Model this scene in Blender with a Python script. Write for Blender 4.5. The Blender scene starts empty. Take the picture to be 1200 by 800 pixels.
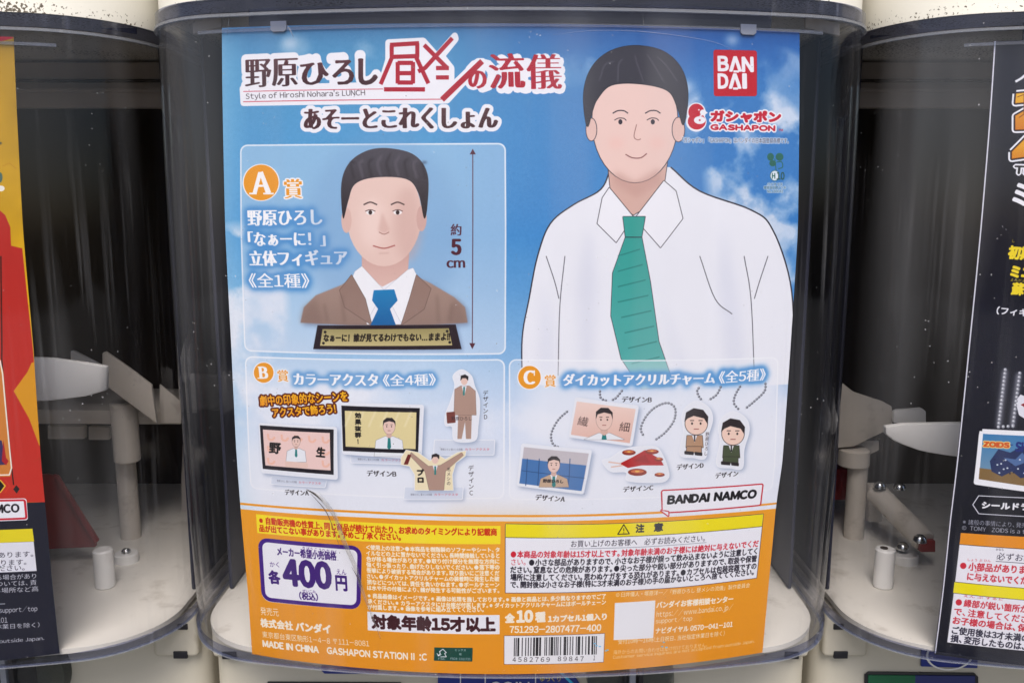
import bpy, bmesh, math, random, time
import numpy as np
from mathutils import Vector, Matrix
T_START = time.time()
random.seed(7); rng = np.random.default_rng(11)
R = math.radians
scene = bpy.context.scene
COL = scene.collection

# ------------------------------------------------------------------ camera, sky, sun, exposure
CZ = 1.20                       # eye height
PITCH = R(9.09)                 # looking slightly down
F = 1.0                         # focal length in units of 1000 picture pixels
cam_d = bpy.data.cameras.new("camera"); cam = bpy.data.objects.new("camera", cam_d); COL.objects.link(cam)
cam_d.sensor_width = 36; cam_d.lens = 30.0; cam_d.clip_start = 0.02; cam_d.clip_end = 200
cam.location = (0, 0, CZ); cam.rotation_euler = (R(90) - PITCH, 0, 0)
scene.camera = cam
world = bpy.data.worlds.new("World"); scene.world = world; world.use_nodes = True
wn = world.node_tree.nodes; wl = world.node_tree.links
sky = wn.new("ShaderNodeTexSky"); sky.sky_type = 'NISHITA'; sky.sun_disc = False
SUN_EL, SUN_AZ = R(57), R(181)   # azimuth measured clockwise from +Y: behind the camera, a little left
sky.sun_elevation = SUN_EL; sky.sun_rotation = SUN_AZ
sky.air_density = 1.0; sky.dust_density = 4.0; sky.ozone_density = 1.0
bg = wn["Background"]; bg.inputs[1].default_value = 0.12
wl.new(sky.outputs[0], bg.inputs[0])
sun_d = bpy.data.lights.new("sun", 'SUN'); sun = bpy.data.objects.new("sun", sun_d); COL.objects.link(sun)
sun_d.energy = 3.4; sun_d.angle = R(40); sun_d.color = (1.0, 0.95, 0.88)
sd = Vector((math.sin(SUN_AZ) * math.cos(SUN_EL), math.cos(SUN_AZ) * math.cos(SUN_EL), math.sin(SUN_EL)))
sun.rotation_euler = sd.to_track_quat('Z', 'Y').to_euler()
sun.location = (-2, -4, 6)
scene.view_settings.view_transform = 'Standard'; scene.view_settings.look = 'None'
scene.view_settings.exposure = 0.36; scene.view_settings.gamma = 1.0
scene.render.engine = 'CYCLES'
scene.cycles.max_bounces = 12; scene.cycles.transparent_max_bounces = 24; scene.cycles.caustics_reflective = False

# ------------------------------------------------------------------ bookkeeping helpers
def tag(o, label=None, cat=None, group=None, kind=None):
    if label: o["label"] = label
    if cat: o["category"] = cat
    if group: o["group"] = group
    if kind: o["kind"] = kind
    return o
def empty(name, loc=(0, 0, 0)):
    o = bpy.data.objects.new(name, None); COL.objects.link(o); o.location = loc; o.empty_display_size = .05
    return o
def link(name, bm, mat, parent=None, smooth=True, angle=35):
    me = bpy.data.meshes.new(name); bmesh.ops.recalc_face_normals(bm, faces=bm.faces[:]); bm.to_mesh(me); bm.free()
    o = bpy.data.objects.new(name, me); COL.objects.link(o)
    if mat: me.materials.append(mat)
    if smooth:
        for p in me.polygons: p.use_smooth = True
        try: me.set_sharp_from_angle(angle=R(angle))
        except Exception: pass
    if parent: o.parent = parent
    return o
def mesh_obj(name, verts, faces, mat, parent=None, smooth=True, uvs=None):
    me = bpy.data.meshes.new(name); me.from_pydata([tuple(v) for v in verts], [], faces)
    if uvs is not None:
        uvl = me.uv_layers.new(name="UVMap")
        for lp in me.loops: uvl.data[lp.index].uv = uvs[lp.vertex_index]
    o = bpy.data.objects.new(name, me); COL.objects.link(o)
    if mat: me.materials.append(mat)
    if smooth:
        for p in me.polygons: p.use_smooth = True
        me.set_sharp_from_angle(angle=R(35))
    if parent: o.parent = parent
    return o

# ------------------------------------------------------------------ picture pixel -> ray (1200 x 800 picture)
Xc = Vector((1, 0, 0)); Uc = Vector((0, math.sin(PITCH), math.cos(PITCH))); Fc = Vector((0, math.cos(PITCH), -math.sin(PITCH)))
def ray(px, py): return Fc * F + Xc * ((px - 600) / 1000) + Uc * ((400 - py) / 1000)
def at(px, py, Y):               # world point at distance Y (z relative to the eye)
    d = ray(px, py); return d * (Y / d.y)

# ------------------------------------------------------------------ shape of the clear case (machine frame: y=0 front centre)
Y0 = 0.331                       # distance of the front centre of the middle machine
ZT, ZB = 0.0767, -0.1925         # case top and bottom (relative to the eye)
RF, RC, XA = 0.52, 0.0414, 0.112
PHM = math.asin(XA / RF)
CCX = XA - RC * math.sin(PHM); CCY = RF - RF * math.cos(PHM) + RC * math.cos(PHM)
def belly(z):
    t = (z - (ZT + ZB) / 2) / ((ZT - ZB) / 2)
    return 0.004 * max(0, 1 - t * t)
def taper(z):
    t = max(0, (ZT - z) / (ZT - ZB)); return 1 - 0.012 * t * t
def section(off, back=0.27, nf=28, nc=12):
    half = []
    for i in range(nf + 1):
        a = PHM * i / nf; half.append(((RF + off) * math.sin(a), RF - (RF + off) * math.cos(a)))
    for i in range(1, nc + 1):
        a = PHM + (math.pi / 2 - PHM) * i / nc; half.append((CCX + (RC + off) * math.sin(a), CCY - (RC + off) * math.cos(a)))
    half.append((CCX + RC + off, CCY + .05)); half.append((CCX + RC + off, back))
    return [(-x, y) for x, y in reversed(half[1:])] + half
def spt(x, y, z): return (x * taper(z), y - belly(z), z + CZ)
def shell_faces(a, b, n, m):     # two grids n x m with index offsets a, b, closed all round
    f = []
    for j in range(m - 1):
        for i in range(n - 1):
            q = (j * n + i, j * n + i + 1, (j + 1) * n + i + 1, (j + 1) * n + i)
            f.append(tuple(a + k for k in q)); f.append(tuple(b + k for k in reversed(q)))
    for j in range(m - 1):
        for i in (0, n - 1):
            f.append((a + j * n + i, a + (j + 1) * n + i, b + (j + 1) * n + i, b + j * n + i))
    for i in range(n - 1):
        for j in (0, m - 1):
            f.append((a + j * n + i, a + j * n + i + 1, b + j * n + i + 1, b + j * n + i))
    return f
def wall_band(name, off_out, off_in, z0, z1, mat, parent, nz=14, back=0.27, lim=None, grow=0):
    so, si = section(off_out, back), section(off_in, back)
    if lim: # keep only the part of the section between the given x limits
        k = [i for i, (x, y) in enumerate(so) if lim[0] <= x <= lim[1] and y < .2]; so = [so[i] for i in k]; si = [si[i] for i in k]
    def zz(x, j): g = max(0, min(1, (abs(x) - .07) / .06)); return z0 + (z1 + grow * g * g * (3 - 2 * g) - z0) * j / (nz - 1)
    v = [spt(x, y, zz(x, j)) for j in range(nz) for x, y in so] + [spt(x, y, zz(x, j)) for j in range(nz) for x, y in si]
    n = len(so); f = shell_faces(0, n * nz, n, nz)
    o = mesh_obj(name, v, f, mat, parent)
    bm = bmesh.new(); bm.from_mesh(o.data); bmesh.ops.recalc_face_normals(bm, faces=bm.faces[:]); bm.to_mesh(o.data); bm.free()
    o.data.set_sharp_from_angle(angle=R(40))
    return o
def slab(name, off, z0, z1, mat, parent, y_front=None, back=0.27, bevel=0.0):
    s = section(off, back)
    bm = bmesh.new()
    lo = [bm.verts.new(spt(x, y, z0)) for x, y in s]; hi = [bm.verts.new(spt(x, y, z1)) for x, y in s]
    n = len(s)
    for i in range(n): bm.faces.new((lo[i], lo[(i + 1) % n], hi[(i + 1) % n], hi[i]))
    bm.faces.new(lo[::-1]); bm.faces.new(hi)
    if bevel:
        e = [e for e in bm.edges if abs(e.verts[0].co.z - e.verts[1].co.z) < 1e-6]
        bmesh.ops.bevel(bm, geom=e, offset=bevel, segments=3, affect='EDGES', profile=.5)
    return link(name, bm, mat, parent)

# px -> point on the poster surface of the machine placed at mx, my, mz
def surf(px, py, mx, my, mz, off=0.0):
    d = ray(px, py); Y = my
    for _ in range(12):
        p = d * (Y / d.y); z = p.z - mz; x = (p.x - mx) / taper(z)
        x = max(-XA * 1.3, min(XA * 1.3, x))
        Y = my + RF - math.sqrt((RF + off) ** 2 - x * x) - belly(z)
    p = d * (Y / d.y)
    return (p.x - mx) / taper(p.z - mz), p.z - mz

# ------------------------------------------------------------------ materials
def mat(name):
    m = bpy.data.materials.new(name); m.use_nodes = True
    return m, m.node_tree.nodes, m.node_tree.links, m.node_tree.nodes["Principled BSDF"]
def plastic(name, col, rough=.4, var=.06, scale=30, bump=.02, dirt=None, spec=.5):
    m, N, L, P = mat(name)
    tc = N.new("ShaderNodeTexCoord"); n = N.new("ShaderNodeTexNoise"); n.inputs["Scale"].default_value = scale; n.inputs["Detail"].default_value = 6
    L.new(tc.outputs["Object"], n.inputs["Vector"])
    mx = N.new("ShaderNodeMix"); mx.data_type = 'RGBA'
    mx.inputs[6].default_value = (*[c * (1 - var) for c in col], 1); mx.inputs[7].default_value = (*[min(1, c * (1 + var)) for c in col], 1)
    L.new(n.outputs[0], mx.inputs[0]); out = mx.outputs[2]
    if dirt:
        n2 = N.new("ShaderNodeTexNoise"); n2.inputs["Scale"].default_value = dirt[1]; n2.inputs["Detail"].default_value = 9; n2.inputs["Roughness"].default_value = .7
        L.new(tc.outputs["Object"], n2.inputs["Vector"])
        cr = N.new("ShaderNodeValToRGB"); cr.color_ramp.elements[0].position = dirt[2]; cr.color_ramp.elements[1].position = dirt[2] + .16
        L.new(n2.outputs[0], cr.inputs[0])
        m2 = N.new("ShaderNodeMix"); m2.data_type = 'RGBA'; m2.inputs[7].default_value = (*dirt[0], 1)
        fm = N.new("ShaderNodeMath"); fm.operation = 'MULTIPLY'; fm.inputs[1].default_value = dirt[3]
        L.new(cr.outputs[0], fm.inputs[0]); L.new(fm.outputs[0], m2.inputs[0]); L.new(out, m2.inputs[6]); out = m2.outputs[2]
    L.new(out, P.inputs["Base Color"]); P.inputs["Roughness"].default_value = rough
    P.inputs["Specular IOR Level"].default_value = spec
    b = N.new("ShaderNodeBump"); b.inputs["Strength"].default_value = bump; b.inputs["Distance"].default_value = .001
    n3 = N.new("ShaderNodeTexNoise"); n3.inputs["Scale"].default_value = 900; L.new(tc.outputs["Object"], n3.inputs["Vector"])
    L.new(n3.outputs[0], b.inputs["Height"]); L.new(b.outputs[0], P.inputs["Normal"])
    return m
def clear_plastic(name, tint, haze=.02, streak=.35, rough=.06, wave=.1, glare=0.0):
    """clear sheet: transparent + fresnel gloss, plus painted highlight streaks and glare bands"""
    m = bpy.data.materials.new(name); m.use_nodes = True; N = m.node_tree.nodes; L = m.node_tree.links
    N.clear(); out = N.new("ShaderNodeOutputMaterial")
    tr = N.new("ShaderNodeBsdfTransparent"); tr.inputs[0].default_value = (*tint, 1)
    gl = N.new("ShaderNodeBsdfGlossy"); gl.inputs["Roughness"].default_value = rough
    df = N.new("ShaderNodeBsdfDiffuse"); df.inputs[0].default_value = (.75, .76, .8, 1)
    fr = N.new("ShaderNodeFresnel"); ge = N.new("ShaderNodeNewGeometry"); mr = N.new("ShaderNodeMapRange")
    mr.inputs[3].default_value = 1.33; mr.inputs[4].default_value = 1 / 1.33; L.new(ge.outputs["Backfacing"], mr.inputs[0]); L.new(mr.outputs[0], fr.inputs[0])
    tc = N.new("ShaderNodeTexCoord")
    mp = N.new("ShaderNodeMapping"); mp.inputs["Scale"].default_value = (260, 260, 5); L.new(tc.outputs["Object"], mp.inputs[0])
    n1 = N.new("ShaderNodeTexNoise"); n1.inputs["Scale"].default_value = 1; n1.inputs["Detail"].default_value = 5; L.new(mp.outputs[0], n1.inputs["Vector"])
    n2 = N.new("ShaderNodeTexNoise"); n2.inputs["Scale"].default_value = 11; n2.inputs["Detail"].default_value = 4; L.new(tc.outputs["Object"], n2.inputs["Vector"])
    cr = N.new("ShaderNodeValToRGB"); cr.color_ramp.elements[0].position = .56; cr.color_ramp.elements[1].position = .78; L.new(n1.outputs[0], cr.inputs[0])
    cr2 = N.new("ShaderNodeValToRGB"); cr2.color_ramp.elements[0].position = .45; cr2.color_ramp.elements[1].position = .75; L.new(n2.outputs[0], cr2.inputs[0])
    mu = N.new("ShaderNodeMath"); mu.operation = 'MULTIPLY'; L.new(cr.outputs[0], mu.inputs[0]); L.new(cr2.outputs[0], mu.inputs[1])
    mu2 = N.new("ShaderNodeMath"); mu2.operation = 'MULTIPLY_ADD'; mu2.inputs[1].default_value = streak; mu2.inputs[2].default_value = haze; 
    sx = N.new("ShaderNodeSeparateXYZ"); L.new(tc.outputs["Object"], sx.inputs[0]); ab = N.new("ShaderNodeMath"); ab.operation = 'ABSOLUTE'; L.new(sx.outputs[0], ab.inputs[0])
    me_ = N.new("ShaderNodeMapRange"); me_.inputs[1].default_value = .095; me_.inputs[2].default_value = .14; me_.inputs[3].default_value = .35; me_.inputs[4].default_value = 2.0; L.new(ab.outputs[0], me_.inputs[0])  # painted reflection streaks, stronger towards the curved corners
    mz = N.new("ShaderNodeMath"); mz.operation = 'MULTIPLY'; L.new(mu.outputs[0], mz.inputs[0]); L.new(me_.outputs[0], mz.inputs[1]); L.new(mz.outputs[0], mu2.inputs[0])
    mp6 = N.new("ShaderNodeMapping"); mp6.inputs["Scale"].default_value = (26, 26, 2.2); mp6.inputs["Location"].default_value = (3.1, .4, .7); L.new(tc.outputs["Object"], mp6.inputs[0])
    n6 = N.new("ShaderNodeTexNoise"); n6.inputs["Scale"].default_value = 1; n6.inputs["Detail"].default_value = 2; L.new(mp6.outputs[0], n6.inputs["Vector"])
    mr6 = N.new("ShaderNodeMapRange"); mr6.inputs[1].default_value = .52; mr6.inputs[2].default_value = .75; mr6.inputs[3].default_value = 0; mr6.inputs[4].default_value = glare; L.new(n6.outputs[0], mr6.inputs[0])  # soft vertical bands of glare painted in as pale diffuse
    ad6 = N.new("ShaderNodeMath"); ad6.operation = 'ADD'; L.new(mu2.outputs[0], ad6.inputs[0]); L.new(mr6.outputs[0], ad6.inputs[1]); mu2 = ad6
    # dust specks, gathered in patches
    n5 = N.new("ShaderNodeTexNoise"); n5.inputs["Scale"].default_value = 23; n5.inputs["Detail"].default_value = 3; L.new(tc.outputs["Object"], n5.inputs["Vector"])
    cr3 = N.new("ShaderNodeValToRGB"); cr3.color_ramp.elements[0].position = .48; cr3.color_ramp.elements[1].position = .66; L.new(n5.outputs[0], cr3.inputs[0])
    vo = N.new("ShaderNodeTexVoronoi"); vo.inputs["Scale"].default_value = 260; L.new(tc.outputs["Object"], vo.inputs["Vector"])
    lt = N.new("ShaderNodeMath"); lt.operation = 'LESS_THAN'; lt.inputs[1].default_value = .08; L.new(vo.outputs["Distance"], lt.inputs[0])
    wn_ = N.new("ShaderNodeMath"); wn_.operation = 'GREATER_THAN'; wn_.inputs[1].default_value = .5
    sp = N.new("ShaderNodeSeparateColor"); L.new(vo.outputs["Color"], sp.inputs[0]); L.new(sp.outputs[0], wn_.inputs[0])
    ml = N.new("ShaderNodeMath"); ml.operation = 'MULTIPLY'; L.new(lt.outputs[0], ml.inputs[0]); L.new(wn_.outputs[0], ml.inputs[1])
    mlc = N.new("ShaderNodeMath"); mlc.operation = 'MULTIPLY'; L.new(ml.outputs[0], mlc.inputs[0]); L.new(cr3.outputs[0], mlc.inputs[1]); ml = mlc
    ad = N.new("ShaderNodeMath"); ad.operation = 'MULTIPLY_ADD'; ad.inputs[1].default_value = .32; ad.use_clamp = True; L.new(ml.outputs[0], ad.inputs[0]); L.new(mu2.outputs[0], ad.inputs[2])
    mp2 = N.new("ShaderNodeMapping"); mp2.inputs["Scale"].default_value = (14, 14, 2.5); L.new(tc.outputs["Object"], mp2.inputs[0])
    n4 = N.new("ShaderNodeTexNoise"); n4.inputs["Scale"].default_value = 1; n4.inputs["Detail"].default_value = 3; L.new(mp2.outputs[0], n4.inputs["Vector"])
    bp = N.new("ShaderNodeBump"); bp.inputs["Strength"].default_value = wave; bp.inputs["Distance"].default_value = .02; L.new(n4.outputs[0], bp.inputs["Height"])
    bp2 = N.new("ShaderNodeBump"); bp2.inputs["Strength"].default_value = .12; bp2.inputs["Distance"].default_value = .0004; L.new(n1.outputs[0], bp2.inputs["Height"]); L.new(bp.outputs[0], bp2.inputs["Normal"])
    L.new(bp.outputs[0], gl.inputs["Normal"])
    a = N.new("ShaderNodeMixShader"); L.new(fr.outputs[0], a.inputs[0]); L.new(tr.outputs[0], a.inputs[1]); L.new(gl.outputs[0], a.inputs[2])
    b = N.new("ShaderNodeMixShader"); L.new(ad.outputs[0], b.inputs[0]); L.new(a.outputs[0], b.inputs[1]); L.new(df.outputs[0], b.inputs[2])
    L.new(b.outputs[0], out.inputs[0])
    return m
M = {}
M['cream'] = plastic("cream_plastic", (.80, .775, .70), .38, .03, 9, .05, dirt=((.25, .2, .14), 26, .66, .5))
def grime(m, z0, z1, dens):
    """dark specks of grime gathered along an edge between the heights z0 and z1"""
    N, L, P = m.node_tree.nodes, m.node_tree.links, m.node_tree.nodes["Principled BSDF"]
    src = P.inputs["Base Color"].links[0].from_socket; tc = N.new("ShaderNodeTexCoord"); s = N.new("ShaderNodeSeparateXYZ"); L.new(tc.outputs["Object"], s.inputs[0])
    n = N.new("ShaderNodeTexNoise"); n.inputs["Scale"].default_value = 900; n.inputs["Detail"].default_value = 4; L.new(tc.outputs["Object"], n.inputs["Vector"])
    n2 = N.new("ShaderNodeTexNoise"); n2.inputs["Scale"].default_value = 28; L.new(tc.outputs["Object"], n2.inputs["Vector"])
    mr = N.new("ShaderNodeMapRange"); mr.inputs[1].default_value = z0; mr.inputs[2].default_value = z1; mr.inputs[3].default_value = dens; mr.inputs[4].default_value = 0; L.new(s.outputs[2], mr.inputs[0])
    a = N.new("ShaderNodeMath"); a.operation = 'MULTIPLY_ADD'; L.new(mr.outputs[0], a.inputs[0]); L.new(n2.outputs[0], a.inputs[1]); L.new(n.outputs[0], a.inputs[2])
    cr = N.new("ShaderNodeValToRGB"); cr.color_ramp.elements[0].position = .80; cr.color_ramp.elements[1].position = .86; L.new(a.outputs[0], cr.inputs[0])
    mx = N.new("ShaderNodeMix"); mx.data_type = 'RGBA'; mx.inputs[7].default_value = (.10, .08, .055, 1); L.new(cr.outputs[0], mx.inputs[0]); L.new(src, mx.inputs[6]); L.new(mx.outputs[2], P.inputs["Base Color"])
grime(M['cream'], CZ + ZT, CZ + ZT + .0035, .42)
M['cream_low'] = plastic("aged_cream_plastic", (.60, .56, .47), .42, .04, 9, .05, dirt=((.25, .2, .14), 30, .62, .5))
M['floor_in'] = plastic("dusty_white_plastic", (.74, .71, .64), .5, .08, 40, .05, dirt=((.22, .17, .12), 45, .54, .45))
M['dark'] = plastic("dark_brown_plastic", (.036, .025, .018), .6, .45, 9)
M['inner'] = plastic("smoky_blue_plastic", (.030, .034, .062), .4, .2, 12)
M['grey_in'] = plastic("grey_brown_plastic", (.58, .53, .49), .5, .12, 20)
M['black'] = plastic("black_plastic", (.012, .012, .018), .35, .2, 30)
M['navy'] = plastic("navy_plastic", (.02, .03, .15), .4, .1, 30)
M['blue'] = plastic("blue_print", (.012, .03, .25), .35, .05, 30)
M['white'] = plastic("white_plastic", (.80, .79, .76), .42, .05, 30, .04, dirt=((.4, .35, .3), 30, .6, .3))
M['beige'] = plastic("beige_plastic", (.60, .55, .48), .45, .08, 25, dirt=((.15, .1, .08), 35, .56, .5))
M['redp'] = plastic("red_plastic", (.24, .014, .016), .35, .1, 25)
M['yellow'] = plastic("yellow_print", (.75, .62, .02), .4, .03, 30)
M['green'] = plastic("green_print", (.01, .12, .05), .4, .05, 30)
M['whitep'] = plastic("white_print", (.8, .8, .8), .4, .02, 30)
M['gap'] = plastic("dusty_brown_trim", (.10, .075, .05), .6, .3, 40)
M['clear'] = clear_plastic("glare_streaked_plastic", (.938, .936, .948), haze=0, streak=.085, glare=.048)
M['rim'] = clear_plastic("thick_clear_rim", (.70, .72, .82), haze=.008, streak=.22, rough=.05)
M['lip'] = clear_plastic("clear_strip", (.70, .74, .80), haze=.16, streak=.35, rough=.05)
M['clip'] = plastic("frosted_grey_clip", (.28, .30, .36), .3, .1, 30)
M['scratch'] = plastic("scratched_plastic", (.10, .10, .09), .4, .5, 300)
M['smoke'] = clear_plastic("smoky_clear_plastic", (.50, .53, .52), haze=.05, streak=.1, rough=.03)
m_, N_, L_, P_ = mat("steel"); P_.inputs["Metallic"].default_value = 1; P_.inputs["Base Color"].default_value = (.6, .62, .64, 1); P_.inputs["Roughness"].default_value = .25; M['steel'] = m_
M['ground'] = plastic("pavement", (.10, .097, .092), .8, .2, 6, .3, dirt=((.05, .048, .045), 3, .5, .5))

# ================================================================== PRINT ENGINE: draws the posters' flat print into an array
def blur(a, s):
    if s < .4: return a
    r = max(1, int(round(s * .95)))
    def box(b, ax):
        k = 2 * r + 1
        pw = [(0, 0)] * b.ndim; pw[ax] = (r + 1, r)
        c = np.cumsum(np.pad(b, pw, mode='edge'), axis=ax, dtype=np.float64)
        n = b.shape[ax]
        return ((np.take(c, range(k, k + n), ax) - np.take(c, range(0, n), ax)) / k).astype(np.float32)
    for _ in range(3): a = box(box(a, 0), 1)
    return a
def dilate(c, rx, ry):
    rx, ry = float(rx), float(ry)
    if rx < .5 and ry < .5: return c
    out = c.copy(); seen = {(0, 0)}
    for fr in ((1.0,) if max(rx, ry) < 2.5 else (1.0, .66, .33)):
        n = 8 if max(rx, ry) * fr < 3 else 20
        for k in range(n):
            dx = int(round(math.cos(2 * math.pi * k / n) * rx * fr)); dy = int(round(math.sin(2 * math.pi * k / n) * ry * fr))
            if (dx, dy) in seen: continue
            seen.add((dx, dy))
            h, w = c.shape
            ys, yd = (slice(max(0, -dy), h - max(0, dy)), slice(max(0, dy), h - max(0, -dy)))
            xs, xd = (slice(max(0, -dx), w - max(0, dx)), slice(max(0, dx), w - max(0, -dx)))
            np.maximum(out[yd, xd], c[ys, xs], out=out[yd, xd])
    return out
def coverage(E, w, h, SS=4):
    """antialiased coverage of edges E (n,4): every ring wound the same way"""
    x1, y1, x2, y2 = E.T
    up = y1 < y2; sg = np.where(up, 1.0, -1.0)
    ya, yb = np.where(up, y1, y2) * SS, np.where(up, y2, y1) * SS
    xa, xb = np.where(up, x1, x2), np.where(up, x2, x1)
    k0 = np.clip(np.ceil(ya - .5), 0, h * SS).astype(int); k1 = np.clip(np.ceil(yb - .5), 0, h * SS).astype(int)
    n = np.maximum(k1 - k0, 0); keep = n > 0
    k0, n, xa, xb, ya, yb, sg = k0[keep], n[keep], xa[keep], xb[keep], ya[keep], yb[keep], sg[keep]
    tot = int(n.sum())
    if tot == 0: return np.zeros((h, w), np.float32)
    idx = np.repeat(np.arange(len(n)), n); off = np.arange(tot) - np.repeat(np.cumsum(n) - n, n)
    k = k0[idx] + off; t = (k + .5 - ya[idx]) / (yb[idx] - ya[idx])
    x = np.clip(xa[idx] + (xb[idx] - xa[idx]) * t, 0, w); xi = np.floor(x).astype(int); fx = x - xi
    acc = np.bincount(k * (w + 2) + xi, sg[idx] * (1 - fx), minlength=(w + 2) * h * SS)
    acc += np.bincount(k * (w + 2) + xi + 1, sg[idx] * fx, minlength=(w + 2) * h * SS)
    acc = np.cumsum(acc.reshape(h * SS, w + 2), axis=1)[:, :w]
    return np.clip(np.abs(acc), 0, 1).reshape(h, SS, w).mean(1).astype(np.float32)
_glyph = {}
def glyphs(s):
    """a whole string laid out character by character; latin letters take the full-width sans forms, set tight"""
    if ('S', s) in _glyph: return _glyph[('S', s)]
    x = 0.0; out = []
    for ch in s:
        o = ord(ch)
        if ch == ' ': x += .30; continue
        if ch == '　': x += 1.0; continue
        if 33 <= o <= 126:
            g = glyph1('I') * (1.1, 1.07) if ch == 'I' else glyph1(chr(o + 0xFEE0)); lo, hi = g[..., 0].min(), g[..., 0].max()
            k = .92 if ch.isupper() else .98
            sb = .045 if ch.isalnum() else .07
            out.append((g - (lo, 0)) * (k, 1) + (x + sb, 0)); x += (hi - lo) * k + 2 * sb
        else:
            g = glyph1(ch)
            if len(g) == 0: x += 1; continue
            a = .62 if ch in '、。' else 1.0
            out.append(g + (x, 0)); x += a
    g = np.concatenate(out) if out else np.zeros((0, 3, 2)); _glyph[('S', s)] = g; return g
def glyph1(s):
    """outline triangles of a string set in Blender's built-in font: (n,3,2) array in em units"""
    if s in _glyph: return _glyph[s]
    c = bpy.data.curves.new("t", 'FONT'); c.body = s; c.resolution_u = 3
    o = bpy.data.objects.new("t", c); COL.objects.link(o); bpy.context.view_layer.update()
    ev = o.evaluated_get(bpy.context.evaluated_depsgraph_get()); me = ev.to_mesh()
    v = np.empty(len(me.vertices) * 3, np.float32); me.vertices.foreach_get("co", v); v = v.reshape(-1, 3)[:, :2]
    me.calc_loop_triangles(); t = np.empty(len(me.loop_triangles) * 3, np.int32); me.loop_triangles.foreach_get("vertices", t)
    g = v[t.reshape(-1, 3)].astype(float); ev.to_mesh_clear(); bpy.data.objects.remove(o); bpy.data.curves.remove(c)
    _glyph[s] = g; return g
def smooth_ring(p, k=6):
    p = np.array(p, float); n = len(p); out = []
    for i in range(n):
        a, b, c, d = p[i - 1], p[i], p[(i + 1) % n], p[(i + 2) % n]
        for j in range(k):
            t = j / k; out.append(.5 * (2 * b + (c - a) * t + (2 * a - 5 * b + 4 * c - d) * t * t + (3 * b - a - 3 * c + d) * t ** 3))
    return np.array(out)
def smooth_line(p, k=6):
    p = [np.array(q, float) for q in p]; p = [2 * p[0] - p[1]] + p + [2 * p[-1] - p[-2]]; out = []
    for i in range(1, len(p) - 2):
        a, b, c, d = p[i - 1:i + 3]
        for j in range(k):
            t = j / k; out.append(.5 * (2 * b + (c - a) * t + (2 * a - 5 * b + 4 * c - d) * t * t + (3 * b - a - 3 * c + d) * t ** 3))
    out.append(p[-2]); return out
def fnoise(h, w, cells, octv=5, seed=0, ax=1.0):
    r = np.random.default_rng(seed); out = np.zeros((h, w), np.float32); amp = 1; tot = 0
    for o in range(octv):
        ny, nx = int(cells * h / w * ax * 2 ** o) + 3, int(cells * 2 ** o) + 3
        g = r.random((ny, nx)).astype(np.float32)
        y = np.linspace(0, ny - 2.001, h); x = np.linspace(0, nx - 2.001, w)
        yi, xi = y.astype(int), x.astype(int); fy, fx = (y - yi), (x - xi); fy = (fy * fy * (3 - 2 * fy))[:, None]; fx = (fx * fx * (3 - 2 * fx))[None]
        rows0 = g[yi]; rows1 = g[yi + 1]
        out += amp * ((rows0[:, xi] * (1 - fx) + rows0[:, xi + 1] * fx) * (1 - fy) + (rows1[:, xi] * (1 - fx) + rows1[:, xi + 1] * fx) * fy)
        tot += amp; amp *= .5
    return out / tot

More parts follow.
